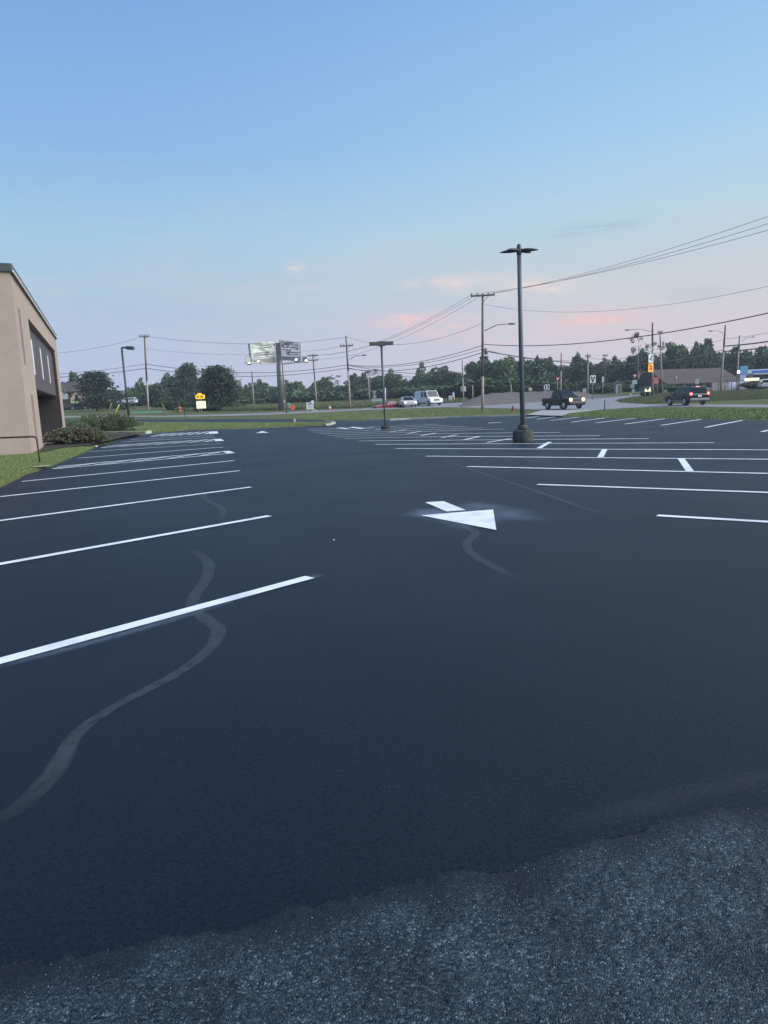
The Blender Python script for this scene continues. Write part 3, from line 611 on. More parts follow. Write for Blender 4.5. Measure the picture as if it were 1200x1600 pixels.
# embankment: stone-faced rise round the far side of the junction
def mound(name, base_px, tops, Y0, Y1, m):
    n = len(base_px); vs_, fs = [], []
    prof = [(0, 0), (.18, .5), (.4, .82), (.65, 1.0), (.85, 1.0), (1, .6), (1.15, .0)]
    for i, (px, py) in enumerate(base_px):
        Y = Y0+(Y1-Y0)*i/(n-1)
        p = BASE(px, py, Y); h = AT(px, tops[i], Y+4)[2]-p[2]
        for t, k in prof:
            q = AT(px, py, Y+t*9); vs_.append((q[0], q[1], p[2]-.1+max(h, .02)*k*random.uniform(.94, 1.06)+(t*9*.02)))
    k = len(prof)
    for i in range(n-1): fs += [(i*k+j, (i+1)*k+j, (i+1)*k+j+1, i*k+j+1) for j in range(k-1)]
    mb = MB(); mb.add(vs_, fs, True); o = mb.build(name, m)
    if sum(q.normal.z for q in o.data.polygons) < 0: o.data.flip_normals()
    return tag(o, kind='structure')
bp = [(px, 0) for px in range(722, 1006, 8)]
tp = [float(np.interp(px, [722, 738, 752, 770, 830, 880, 905, 930, 1006], [629, 623, 617.5, 614.8, 612, 610.8, 612.5, 618, 620])) for px, _ in bp]
bp = [(px, float(np.interp(px, [722, 830, 1006], [629, 624.5, 619]))) for px, _ in bp]
mound('stone_embankment', bp, tp, 88, 108, M['embank'])
# ------------------------------------------------------------------ the building on the left
BAZ = R(-21.5); bu = np.array([math.sin(BAZ), math.cos(BAZ)]); bo = np.array([-12.437, 24.417])
# local frame: x = along the front face (away from camera), y = into the building (left), z up
bld = thing('commercial_building', 'beige stucco commercial building with a dark recessed entrance front', 'building', (bo[0], bo[1], .06), math.atan2(bu[1], bu[0]))
LB, HB, DB = 22.4, 6.28, 16.0
Rx0, Rx1, Rz0, Rz1, RD = 4.7, 20.4, .0, 5.28, 2.6
mb = MB()
def wallbox(x0, x1, y0, y1, z0, z1, mb=None):
    return (mb or MB()).box(((x0+x1)/2, (y0+y1)/2, (z0+z1)/2), (x1-x0, y1-y0, z1-z0))
SL = [(1.05, 1.9, 3.2, 5.2), (2.0, 2.9, .32, 2.13)]        # narrow slots in the near pier
# near pier with slots: strips of wall round them
for x0, x1, z0, z1 in ((0, 1.05, 0, HB), (1.05, 1.9, 0, 3.2), (1.05, 1.9, 5.2, HB), (1.9, 2.0, 0, HB), (2.0, 2.9, 0, .32), (2.0, 2.9, 2.13, HB), (2.9, Rx0, 0, HB)):
    wallbox(x0, x1, 0.002, .3, z0, z1, mb)
wallbox(0, Rx0, .3, DB, 0, HB, mb)
wallbox(Rx0, Rx1, 0.002, RD, Rz1, HB, mb); wallbox(Rx0, Rx1, RD, DB, 0, HB, mb)
wallbox(Rx1, LB, 0.002, DB, 0, HB, mb)
mb.build('wall', M['stucco'], bld, fixn=False)
cp = MB(); cp.box((LB/2, DB/2, HB+.07), (LB+.16, DB+.16, .28)); cp.build('roof_coping', M['coping'], bld, bevel=.02)
dl = MB(); dl.box((LB/2, -.1, HB-.05), (LB+.2, .035, .06)); dl.build('drip_edge', M['white'], bld)
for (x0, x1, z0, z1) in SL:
    wallbox(x0+.003, x1-.003, .012, .298, z0+.003, z1-.003).build('slot_back', M['stucco2'], bld)  # nearly flush backs in a darker copy of the wall stucco
SW = [(7.3, 8.1), (11.7, 12.5), (16.4, 17.2)]
pm = MB(); xs = [Rx0]+[v for s in SW for v in s]+[Rx1]
PY0, PY1, PZ0, PZ1 = .22, .5, 2.55, Rz1-.002
for i in range(0, len(xs), 2): wallbox(xs[i]+.002, xs[i+1]-.0, PY0, PY1, PZ0, PZ1, pm)
for a, b in SW: wallbox(a, b, PY0, PY1, PZ0, 3.15, pm); wallbox(a, b, PY0, PY1, 4.78, PZ1, pm)
pm.build('recessed_panel', M['panel'], bld, fixn=False)
for a, b in SW:
    w = wallbox(a+.05, b-.05, .235, .28, 3.2, 4.73).build('window', M['pane_sky'], bld)
    f = MB()
    for xx in (a+.025, b-.025): wallbox(xx-.024, xx+.024, .225, .34, 3.152, 4.778, f)
    wallbox(a+.05, b-.05, .225, .335, 3.152, 3.199, f); wallbox(a+.05, b-.05, .225, .335, 4.731, 4.778, f)
    f.build('frame', M['chrome'], w)
wallbox(Rx0+.003, Rx1-.003, .505, RD-.003, 2.56, 2.72).build('soffit', M['darkbrick'], bld)
wallbox(Rx0+.003, Rx1-.003, RD-.06, RD-.004, .02, 2.55).build('entrance_wall', M['darkbrick'], bld)
wallbox(Rx0+.003, Rx0+.05, .05, RD-.07, .02, 5.2).build('reveal', M['darkbrick'], bld)
wallbox(Rx1-.05, Rx1-.003, .05, RD-.07, .02, 5.2).build('reveal', M['darkbrick'], bld)
wallbox(Rx0, Rx1, .0, RD, -.2, .03).build('entrance_step', M['concrete'], bld)
for x in (11.4, 12.6):
    d = wallbox(x-.55, x+.55, RD-.12, RD-.062, .06, 2.2).build('door', M['glass'], bld)
    MB().tube([(x+.4*(1 if x < 12 else -1), RD-.17, .8), (x+.4*(1 if x < 12 else -1), RD-.17, 1.5)], .02).build('handle', M['chrome'], d)
# bent pipe rail on the lawn
b0 = GP(63, 727); tz = 1.3-29.5*b0[1]/1067
pr = thing('pipe_rail', 'rusty red bent pipe rail standing on the lawn by the building', 'railing', (b0[0], b0[1], hz(b0[0], b0[1])))
e1 = np.array(AT(-70, 687, b0[1]+.3))-b0; tp_ = np.array(AT(57, 682, b0[1]))-b0
MB().tube([(0, 0, -.1), (tp_[0]*.95, 0, tp_[2]-.09), (tp_[0]-.035, 0.01, tp_[2]-.02), (tp_[0]-.12, .02, tp_[2]), (e1[0]*.5, .15, tp_[2]), (e1[0], .3, tp_[2])], .026, 10).build('rail', M['rust'], pr)
MB().tube([(e1[0], .3, -.1), (e1[0], .3, tp_[2])], .026, 10).build('post', M['rust'], pr)
for i, (px, py, s, lb) in enumerate(((31.5, 707.2, .10, 'small grey-white stone at the foot of the beige wall, farthest from the pipe rail'), (38.5, 707, .12, 'white stone at the foot of the beige wall, between two smaller gaps'), (46.5, 706.6, .14, 'largest white stone at the foot of the beige wall'), (51, 706.2, .12, 'white stone at the foot of the beige wall nearest the pipe rail'))):
    p = GP(px, py); bm = bmesh.new(); bmesh.ops.create_icosphere(bm, subdivisions=2, radius=s)
    for v in bm.verts: v.co *= random.uniform(.82, 1.1); v.co.z *= .75
    me = bpy.data.meshes.new('stone'); bm.to_mesh(me); bm.free(); me.materials.append(M['stone']); o = link(bpy.data.objects.new('stone', me)); o.location = (p[0], p[1], p[2]+.12); tag(o, lb, 'stone', 'white stones along the wall foot')

# ------------------------------------------------------------------ plants
def leaf_cards(centers, size, jitter=.4, flat=0.0, tri=False):
    n = len(centers); a = np.random.normal(size=(n, 3)); a[:, 2] *= (1-flat); a /= np.linalg.norm(a, axis=1)[:, None]+1e-9
    b = np.random.normal(size=(n, 3)); b -= (b*a).sum(1)[:, None]*a; b /= np.linalg.norm(b, axis=1)[:, None]+1e-9
    s = size*np.random.uniform(1-jitter, 1+jitter, n)[:, None]
    u = a*s; w = b*s*.6
    v = np.stack([centers-u, centers+w*.9-u*.1, centers+u, centers-w*.9-u*.1], 1).reshape(-1, 3)
    return v, np.arange(4*n).reshape(n, 4)
def crown_pts(kind, n, rs):
    P = []
    if kind.startswith('broad'):
        k = rs.randint(9, 15); lob = []
        for i in range(k):
            z = rs.uniform(.22, .86); rr = .42*math.sqrt(max(.05, 1-((z-.52)/.46)**2)); a = rs.uniform(0, 2*PI); q = rs.uniform(.2, .85)
            lob.append((rr*q*math.cos(a), rr*q*math.sin(a), z, rs.uniform(.12, .22)))
        lob += [(0, 0, .5, .3), (0.05, 0, .36, .28)]
        w = np.array([l[3]**2 for l in lob]); c = rs.choice(len(lob), n, p=w/w.sum()); L = np.array(lob)[c]
        d = rs.normal(size=(n, 3)); d /= np.linalg.norm(d, axis=1)[:, None]; rad = rs.uniform(.5, 1.08, n)**.6
        P = L[:, :3]+d*(L[:, 3]*rad)[:, None]*np.array([1, 1, .82])
    elif kind == 'conifer':
        z = rs.uniform(.06, 1, n)**1.15; tier = np.floor(z*11); ph = tier*2.4; env = .5*(1-z)**.6+.04
        a = rs.uniform(0, 2*PI, n); mod = .72+.28*np.cos(a*5+ph); fr = z*11-tier
        r_ = env*mod*rs.uniform(.15, 1, n)**.5*(1.1-.35*fr); P = np.stack([r_*np.cos(a), r_*np.sin(a), z-.04*r_/.46], 1)
    elif kind == 'pine':
        k = 60; zz = rs.uniform(.05, .96, k); aa = rs.uniform(0, 2*PI, k); rr = .50*np.clip(1.03-zz, .02, 1)**.72*rs.uniform(.3, .92, k); c = rs.randint(0, k, n)
        d = rs.normal(size=(n, 3))*np.array([.085, .085, .038]); P = np.stack([rr[c]*np.cos(aa[c]), rr[c]*np.sin(aa[c]), zz[c]], 1)+d
        m = rs.rand(n) < .2; P[m] = np.stack([rs.normal(0, .12, m.sum()), rs.normal(0, .12, m.sum()), rs.uniform(.08, .95, m.sum())], 1)
    elif kind == 'poplar':
        z = rs.uniform(.12, 1, n); r_ = .42*np.sqrt(np.clip(1-((z-.5)/.52)**2, 0.02, 1))*rs.uniform(.3, 1, n)**.5*(1+.25*np.sin(z*40)); a = rs.uniform(0, 2*PI, n); P = np.stack([r_*np.cos(a), r_*np.sin(a), z], 1)
    elif kind == 'sparse':
        k = 24; zz = rs.uniform(.35, 1, k); aa = rs.uniform(0, 2*PI, k); rr = .4*rs.uniform(.2, 1, k)*np.sqrt(np.clip(1-((zz-.7)/.45)**2, .1, 1)); c = rs.randint(0, k, n)
        P = np.stack([rr[c]*np.cos(aa[c]), rr[c]*np.sin(aa[c]), zz[c]], 1)+rs.normal(size=(n, 3))*np.array([.05, .05, .022])
    elif kind == 'bush':
        k = 14; lob = np.stack([rs.uniform(-.36, .36, k), rs.uniform(-.36, .36, k), rs.uniform(.2, .68, k), rs.uniform(.16, .28, k)], 1); c = rs.randint(0, k, n)
        d = rs.normal(size=(n, 3)); d /= np.linalg.norm(d, axis=1)[:, None]; P = lob[c, :3]+d*(lob[c, 3]*rs.uniform(.5, 1.1, n)**.5)[:, None]; P[:, 2] = np.abs(P[:, 2])
    return P
def crown_mesh(name, kind, n, size, m, seed):
    rs = np.random.RandomState(seed); np.random.seed(seed); P = crown_pts(kind, n, rs)
    v, f = leaf_cards(P, size, .45)
    me = bpy.data.meshes.new(name); me.from_pydata(v.tolist(), [], f.tolist()); me.materials.append(m); return me
def trunk_mesh(kind, seed, m):
    rs = random.Random(seed); mb = MB()
    top = .92 if kind in ('conifer', 'pine', 'poplar', 'sparse') else .62
    mb.tube([(0, 0, -.04), (rs.uniform(-.01, .01), 0, .2), (rs.uniform(-.02, .02), rs.uniform(-.02, .02), .5*top+.1), (0, 0, top)], [.028, .022, .014, .004], 7)
    for i in range(9):
        z = rs.uniform(.2, top*.85); a = rs.uniform(0, 2*PI); L_ = rs.uniform(.16, .36); mb.tube([(0, 0, z), (L_*.5*math.cos(a), L_*.5*math.sin(a), z+.07), (L_*math.cos(a), L_*math.sin(a), z+rs.uniform(.08, .2))], [.010, .006, .002], 5, cap=False)
    me = bpy.data.meshes.new('trunk'); me.from_pydata(mb.v, [], mb.f); me.materials.append(m); return me
KINDS = {}
for kd, n, sz, m in (('broad1', 5200, .032, 'leaf'), ('broad2', 4200, .030, 'leaf'), ('broad3', 3800, .032, 'leaf_light'), ('broad4', 4200, .028, 'leaf'), ('conifer', 5600, .030, 'needle'), ('pine', 7000, .028, 'needle'), ('poplar', 2200, .03, 'leaf'), ('sparse', 700, .024, 'dead'), ('bush', 2600, .055, 'leaf_light'), ('bush2', 2600, .055, 'leaf')):
    k0 = 'bush' if kd.startswith('bush') else kd
    KINDS[kd] = (crown_mesh('foliage' if k0 == 'bush' else 'crown', k0, n, sz, M[m], sum(map(ord, kd))*7+3), trunk_mesh(k0, len(KINDS)+5, M['pale_bark' if kd in ('sparse', 'broad3') else 'bark']))
TREE_NAME = {'conifer': 'fir_tree', 'pine': 'pine_tree', 'poplar': 'poplar_tree', 'sparse': 'thin_tree', 'bush': 'bush', 'bush2': 'bush'}
def tree(kd, cx, top, wpx, Y, label, basepy=None, group='trees beyond the road', loc=None, hw=None):
    if loc is None:
        p = BASE(cx, 640, Y); t = AT(cx, top, Y); h = max(t[2]-p[2], 1.0); w = wpx*Y/1067*1.42
    else: p = np.array([loc[0], loc[1], hz(*loc)]); h, w = hw
    cm, tm = KINDS[kd]
    nm = TREE_NAME.get(kd, 'broadleaf_tree'); bush = nm == 'bush'
    o = thing(nm, label, 'bush' if bush else 'tree', (p[0], p[1], p[2]-.05), random.uniform(0, 6.28), group)
    o.scale = (w, w, h/(1.0 if not bush else .9))
    c = link(bpy.data.objects.new('foliage' if bush else 'crown', cm)); c.parent = o
    s = link(bpy.data.objects.new('stem' if bush else 'trunk', tm)); s.parent = o
    if bush: s.scale = (1, 1, .7)
    return o
TREES = [
 # kind, centre px, top px, width px, distance, label
 ('broad2', 108, 597, 46, 185, 'rounded tree behind the gabled house at the far left'),
 ('pine', 152, 580, 58, 128, 'wide dark pine between the house and the single-arm lamp'),
 ('broad4', 184, 606, 40, 165, 'low tree against the right side of the wide pine'),
 ('broad1', 207, 609, 42, 172, 'low tree behind the single-arm lamp and the white crossover'),
 ('broad4', 234, 597, 34, 150, 'dark tree just behind the splayed-top pole'),
 ('broad1', 255, 594, 36, 148, 'dark tree right of the splayed-top pole'),
 ('pine', 279, 589, 40, 150, 'dark pine left of the tall-topped one'),
 ('pine', 300, 567, 34, 150, 'tall-topped pine above the yellow sign'),
 ('broad2', 322, 592, 40, 140, 'dark tree right behind the yellow sign'),
 ('pine', 344, 571, 56, 112, 'biggest dark pine, with a pale stem foot, right of the yellow sign'),
 ('broad3', 369, 593, 26, 165, 'small tree at the right edge of the biggest dark pine'),
 ('broad4', 384, 604, 34, 175, 'low tree left of the short plain pole'),
 ('broad1', 404, 594, 40, 180, 'rounded tree behind the short plain pole'),
 ('broad2', 424, 601, 34, 185, 'tree behind the left poster of the billboard'),
 ('broad4', 441, 606, 30, 185, 'tree seen either side of the billboard column'),
 ('broad1', 462, 594, 36, 175, 'rounded tree right of the billboard column'),
 ('broad3', 482, 600, 32, 180, 'light tree behind the double crossarm pole'),
 ('broad2', 507, 591, 40, 182, 'broad tree right of the double crossarm pole'),
 ('sparse', 525, 587, 22, 190, 'thin-crowned grey tree left of the left streetlight pole'),
 ('broad4', 535, 600, 34, 180, 'tree behind the left streetlight pole'),
 ('broad1', 553, 590, 40, 182, 'tree between the left streetlight pole and the short pale pole'),
 ('sparse', 580, 578, 34, 178, 'thin airy tree showing sky through its crown, by the short pale pole'),
 ('broad2', 566, 586, 40, 190, 'tree behind the thin airy tree'),
 ('broad1', 600, 584, 40, 172, 'broad tree behind the two-headed lamp pole'),
 ('broad3', 619, 583, 40, 170, 'broad tree right of the two-headed lamp pole'),
 ('broad4', 642, 589, 34, 190, 'low dome of a tree above the white car'),
 ('poplar', 661, 566, 12, 172, 'narrow upright tree standing above the van'),
 ('broad2', 673, 582, 28, 165, 'tree right beside the narrow upright tree'),
 ('broad1', 691, 568, 38, 160, 'tall rounded tree above the nose of the van'),
 ('broad4', 708, 576, 34, 158, 'tall tree left of the square-sign pole'),
 ('broad3', 722, 590, 30, 150, 'lighter tree behind the square-sign pole'),
 ('broad2', 740, 562, 36, 150, 'tree with a ragged left side, left of the wide crossarm pole'),
 ('broad1', 764, 561, 44, 148, 'big tree behind the wide crossarm pole'),
 ('broad3', 789, 557, 48, 142, 'big lighter tree left of the tall lamp'),
 ('broad4', 812, 563, 42, 148, 'dark tree behind the tall lamp pole'),
 ('broad1', 838, 555, 40, 150, 'rounded tree just right of the tall lamp pole'),
 ('broad2', 860, 563, 34, 160, 'tree above the chevron sign'),
 ('broad4', 884, 567, 36, 165, 'tree behind the dark pole with the white disc'),
 ('broad1', 909, 556, 36, 158, 'rounded tree left of the lane arrow sign'),
 ('broad2', 932, 566, 34, 170, 'dark tree above the lane arrow sign'),
 ('broad4', 953, 562, 30, 178, 'dark tree between the lane arrow sign and the yield sign'),
 ('broad1', 972, 560, 30, 172, 'tree above the yield sign'),
 ('pine', 986, 556, 26, 165, 'dark narrow evergreen by the yield sign'),
 ('sparse', 996, 521, 26, 155, 'tall thin tree with tufted bare branches left of the sign-hung pole'),
 ('pine', 1007, 552, 34, 160, 'dark evergreen left behind the sign-hung pole'),
 ('sparse', 1030, 536, 30, 165, 'thin grey tree behind the slender pale pole'),
 ('broad2', 1033, 552, 36, 170, 'dark tree behind the slender pale pole'),
 ('broad1', 1052, 538, 40, 160, 'tree at the left end of the brown roof'),
 ('broad3', 1078, 540, 42, 165, 'lighter tree over the left half of the brown roof'),
 ('broad4', 1102, 534, 50, 160, 'largest dark tree over the brown roof'),
 ('broad1', 1127, 545, 36, 170, 'tree behind the leaning pole with the left-facing light'),
 ('broad2', 1148, 548, 40, 165, 'tree behind the leaning pole with the right-facing light'),
 ('broad3', 1170, 543, 44, 168, 'tree above the blue sign'),
 ('broad4', 1197, 546, 42, 165, 'tree above the blue-striped canopy'),
 ('broad1', 1235, 542, 50, 160, 'tree at the right beyond the canopy, first out'),
 ('broad2', 1285, 540, 54, 160, 'tree at the right beyond the canopy, second out'),
 ('broad3', 60, 596, 50, 185, 'tree hidden behind the beige building'),
 ('broad1', -60, 590, 60, 180, 'tree far left behind the beige building'),
]
for t in TREES: tree(*t)
BUSH = [(180, 628, 36, 150, 'bush under the low tree beside the wide pine'), (222, 618, 44, 172, 'dark bush behind the white crossover'), (262, 626, 34, 118, 'dark bush right of the splayed-top pole foot'), (296, 630, 36, 112, 'dark bush left of the yellow sign'), (327, 634, 26, 106, 'dark bush right of the yellow sign legs'), (362, 630, 30, 118, 'bush at the foot of the biggest dark pine'),
 (382, 624, 44, 150, 'bush row piece left of the short plain pole'), (412, 622, 44, 152, 'bush row piece left of the billboard column'), (455, 612, 40, 150, 'bush behind the orange diamond sign'), (485, 612, 40, 155, 'bush behind the white trailer sign'), (520, 610, 46, 158, 'bush behind the pole-side meadow'), (556, 612, 44, 160, 'bush left of the yield sign backs'), (590, 606, 44, 160, 'bush behind the yield sign backs'), (625, 606, 44, 158, 'bush behind the white car'), (655, 606, 30, 156, 'bush behind the van'),
 (690, 600, 44, 140, 'bush left of the square-sign pole'), (722, 600, 36, 135, 'bush behind the square-sign pole'), (748, 592, 46, 132, 'bush above the left end of the embankment'), (780, 588, 46, 130, 'bush above the middle of the embankment'), (806, 590, 40, 130, 'bush behind the tall lamp pole'), (835, 588, 44, 132, 'bush behind the chevron sign'), (866, 590, 40, 134, 'bush behind the pickup'), (896, 596, 40, 140, 'bush right of the dark pole'), (925, 598, 40, 145, 'bush behind the lane arrow sign'), (952, 600, 36, 140, 'bush left of the yield sign'), (978, 596, 36, 150, 'bush behind the yield sign'),
 (1012, 611, 13, 103, 'low dark bush with lit letters above it at the sign-hung pole'), (1052, 603, 22, 124, 'low bush before the pale wall'), (1030, 600, 20, 122, 'bush between the two poles left of the pale wall'), (1176, 596, 26, 122, 'dark bush under the warm-lit bar sign'), (1000, 592, 40, 150, 'dark bush mass behind the sign-hung pole'), (118, 634, 30, 155, 'bush at the foot of the house')]
for i, (cx, top, w, Y, lb) in enumerate(BUSH): tree('bush' if i % 3 == 0 else 'bush2', cx, top, w, Y, lb, group='bushes beyond the road')

# the far wood behind the single trees reads as one mass
tx = np.array([t[1] for t in TREES if t[0] not in ('sparse', 'poplar')]); ty = np.array([t[2] for t in TREES if t[0] not in ('sparse', 'poplar')]); od = np.argsort(tx)
rs = np.random.RandomState(5); np.random.seed(5); n = 70000; px = rs.uniform(-120, 1330, n); Yw = rs.uniform(185, 225, n)
xw = (px-600)/1067*Yw; gz = H(xw, Yw); hor = 632+.0409*(600-px); topz = CAM_H+(hor-np.interp(px, tx[od], ty[od])-9-6*np.sin(px*.13)-5*np.sin(px*.31+1)-3*np.sin(px*.9))*Yw/1067
zz = gz+(topz-gz)*rs.rand(n)**.7
v, f = leaf_cards(np.stack([xw, Yw, zz], 1), .75, .4); tag(np_mesh('distant_woods', v, f, M['leaf']), kind='stuff')
# junipers by the building and little shrub at the lamp foot
def juniper(name, px0, px1, top, basepx, depth, label, n, seed, m='juniper'):
    a = GP(px0, basepx); b = GP(px1, basepx); c = (a+b)/2; wx = np.linalg.norm((b-a)[:2])/2; h = AT((px0+px1)/2, top, c[1]+depth*.3)[2]-c[2]
    rs = np.random.RandomState(seed); np.random.seed(seed)
    o = thing(name, label, 'shrub', (c[0], c[1]+depth*.5, c[2]-.03), 0, 'junipers beside the building')
    # many upright-spreading sprays: stems from the middle outwards, leaves along each
    k = 420; az = rs.uniform(0, 2*PI, k); rr = rs.uniform(.05, 1, k)**.6; hh = h*np.sqrt(np.clip(1.02-(rr*.96)**2.2, .02, 1))*rs.uniform(.72, 1.06, k)
    tips = np.stack([rr*np.cos(az)*wx, rr*np.sin(az)*depth*.55, hh], 1); root = tips*np.array([.45, .45, 0])+np.array([0, 0, .04])
    c_ = rs.randint(0, k, n); t = rs.uniform(.12, 1, n)**.8; bend = np.stack([np.zeros(n), np.zeros(n), .22*h*np.sin(t*PI)], 1)
    P = root[c_]*(1-t)[:, None]+tips[c_]*t[:, None]+bend*.5+rs.normal(size=(n, 3))*.04*(1.3-t)[:, None]; P[:, 2] = np.abs(P[:, 2])
    d = (tips-root)[c_]; d /= np.linalg.norm(d, axis=1)[:, None]; d = d+rs.normal(size=(n, 3))*.55; d /= np.linalg.norm(d, axis=1)[:, None]
    s = rs.normal(size=(n, 3)); s -= (s*d).sum(1)[:, None]*d; s /= np.linalg.norm(s, axis=1)[:, None]
    L_ = rs.uniform(.04, .085, n)[:, None]; v = np.stack([P-s*.016, P+d*L_*.5+s*.028, P+d*L_, P+d*L_*.5-s*.028], 1).reshape(-1, 3)
    np_mesh('foliage', v, np.arange(4*n).reshape(n, 4), M[m], o)
    st = MB()
    for i in range(26): st.tube([root[i]*.3, root[i]*.6+tips[i]*.3, tips[i]*.85], [.02, .012, .004], 4, cap=False)
    st.build('stems', M['bark'], o)
    return o
juniper('juniper_shrub', 71, 141, 667.5, 698.5, 1.9, 'nearer low juniper at the corner of the beige building, grey-green and twiggy', 36000, 11, 'juniper_grey')
juniper('juniper_shrub', 104, 188, 646, 678.5, 4.0, 'farther taller juniper behind the dark mulch bed kerb', 46000, 12)
p = GP(203.5, 675); q = juniper('low_shrub', 196, 211, 668, 675.5, .5, 'tiny dark shrub at the foot of the single-arm lamp pole', 900, 13)

# ------------------------------------------------------------------ lamp poles of the lot
def lamp_main():
    b = GP(817, 690.5); d = b[1]; top = AT(811, 384, d)[2]-b[2]; s = d/1067
    o = thing('parking_lot_lamp', 'tall dark lamp pole with four flat heads on a weathered round concrete base', 'lamp post', b)
    MB().lathe([(.30, -.1), (.31, .06), (.305, .32), (.29, .36), (.15, .37)], n=20).build('concrete_base', M['old_concrete'], o)
    MB().lathe([(.155, .36), (.16, .42), (.15, .50), (.11, .52)], n=16).build('collar', M['old_concrete'], o)
    lean = AT(811, 392, d)[0]-b[0]
    MB().tube([(0, 0, .45), (lean*.5, 0, top*.5), (lean, 0, top-.22)], [.073, .068, .060], 12).build('pole', M['lamp_pole'], o)
    MB().lathe([(.066, top-.26), (.075, top-.2), (.075, top-.06), (.06, top-.02), (.058, top+.03), (.02, top+.05)], c=(lean, 0, 0), n=12).build('pole_cap', M['dark_steel'], o)
    for a, L_ in ((R(172), .5), (R(214), .42), (R(-12), .5), (R(32), .42)):
        hd = MB(); n = 9; pts = []
        vs_, fs = [], []
        for i in range(n):
            t = i/(n-1); x = .06+t*L_; w = .085*math.sin(PI*min(1, .18+t*.82))**.7+.008; hh = .045*math.sin(PI*min(1, .25+t*.75))**.8+.006
            for k in range(8):
                q = 2*PI*k/8; y = w*math.cos(q); z = hh*math.sin(q)-.04*t*t*.6; vs_.append((lean+x*math.cos(a)-y*math.sin(a), x*math.sin(a)+y*math.cos(a), top-.13+z-.02*math.sin(a)*0))
        for i in range(n-1): fs += [(i*8+k, i*8+(k+1) % 8, (i+1)*8+(k+1) % 8, (i+1)*8+k) for k in range(8)]
        fs += [tuple(range(8)), tuple((n-1)*8+k for k in range(8))]
        hd.add(vs_, fs, True); hd.build('lamp_head', M['dark_steel'], o)
    return o
lamp_main()
b = GP(602, 671); d = b[1]; s = d/1067
o = thing('parking_lot_lamp', 'lamp pole with two flat box heads on a low brown base amid the far stalls', 'lamp post', b)
tb = AT(596, 540, d)-b
MB().lathe([(.23, -.1), (.24, .08), (.22, .18), (.10, .22)], n=14).build('base', M['mulch'], o)
MB().tube([(0, 0, .2), (tb[0]*.5, 0, tb[2]*.5), (tb[0], 0, tb[2])], [.045, .055, .065], 10).build('pole', M['lamp_pole'], o)
MB().box((tb[0], 0, tb[2]+.10), (.42, .3, .26)).build('bracket', M['olive_paint'], o, bevel=.02)
for sx in (-1, 1): MB().box((tb[0]+sx*.43, 0, tb[2]+.11), (.46, .32, .19)).build('lamp_head', M['olive_paint'], o, bevel=.025)
b = GP(203.5, 673); d = b[1]
o = thing('parking_lot_lamp', 'dark lamp pole with one box head on a single arm, by the left grass', 'lamp post', b)
tb = AT(190, 543, d)-b; sc = d/1067
MB().tube([(0, 0, -.1), (tb[0], 0, tb[2])], [.085, .07], 10).build('pole', M['dark_steel'], o)
MB().box((tb[0]+5*sc, 0, tb[2]-.02), (9*sc, .1, .12)).build('arm', M['dark_steel'], o)
MB().box((tb[0]+13*sc, 0, tb[2]-.06), (10.5*sc, .4, 5*sc), ry=R(4)).build('lamp_head', M['dark_steel'], o, bevel=.03)

# ------------------------------------------------------------------ utility poles
POLES = {}
def upole(key, top, base, Y, label, r0=.15, arms=(), light=None, pale=.55, trans=None, group='utility poles along the road'):
    t = AT(*top, Y); b = AT(*base, Y); g = hz(b[0], b[1]); o = thing('utility_pole', label, 'utility pole', (b[0], b[1], g), 0, group)
    o0 = np.array([b[0], b[1], g]); tt = t-o0; POLES[key] = (o0, tt, Y)
    mid = tt*pale; low = np.array([0, 0, -.3])
    MB().tube([low, mid], [r0, r0*.86], 9).build('pole_base', M['wood_pale'], o) if pale > 0 else None
    MB().tube([mid if pale > 0 else low, tt], [r0*.86, r0*.66], 9).build('pole', M['wood'], o)
    for (py, half, ang) in arms:
        z = AT(top[0], py, Y)[2]-g; x = tt[0]*z/tt[2]; hw = half*Y/1067; c, s_ = math.cos(ang), math.sin(ang)
        am = MB().box((x, -.12, z), (2*hw, .14, .16), rz=ang).build('crossarm', M['wood'], o)
        for q in (-.92, -.45, .45, .92):
            MB().lathe([(.05, 0), (.07, .06), (.05, .12), (.07, .18), (.03, .24)], c=(x+hw*q*c, -.12+hw*q*s_, z+.08), n=8).build('insulator', M['grey_steel'], am)
        MB().tube([(x+hw*.5*c, -.12+hw*.5*s_, z-.05), (x, -.1, z-hw*.55)], .03, 5).build('brace', M['wood'], am)
    if light:
        (ax, ay), (ex, ey) = light; A = AT(ax, ay, Y)-o0; E_ = AT(ex, ey, Y-1.2)-o0; md = (A+E_)/2+np.array([0, 0, .25])
        la = MB().tube([A, md, E_], .045, 6).build('lamp_arm', M['grey_steel'], o)
        dx = np.sign(ex-ax); MB().ell((E_[0]+dx*.25, E_[1], E_[2]), (.42, .17, .11)).build('lamp_head', M['grey_steel'], la)
    for (tx, ty) in (trans or []):
        T = AT(tx, ty, Y-.3)-o0; MB().lathe([(.1, -.32), (.2, -.3), (.2, .25), (.14, .32)], c=T, n=12).build('transformer', M['grey_steel'], o)
    return o
upole('p226', (225.5, 523), (232, 646), 96, 'utility pole with a splayed top, behind the single-arm lamp on the left', .15, arms=((526, 7, R(20)),), pale=.42)
upole('p393', (393.5, 580), (397, 641), 132, 'short plain pole left of the billboard, pale below', .13, pale=.7)
upole('p437', (437, 531), (448.5, 647.5), 88, 'slim leaning pole in front of the billboard column', .10, pale=0)
upole('p488', (488.5, 553), (495.5, 641), 128, 'double crossarm pole behind the white trailer sign', .14, arms=((556, 8, R(-8)), (563, 8, R(-8))), pale=.5)
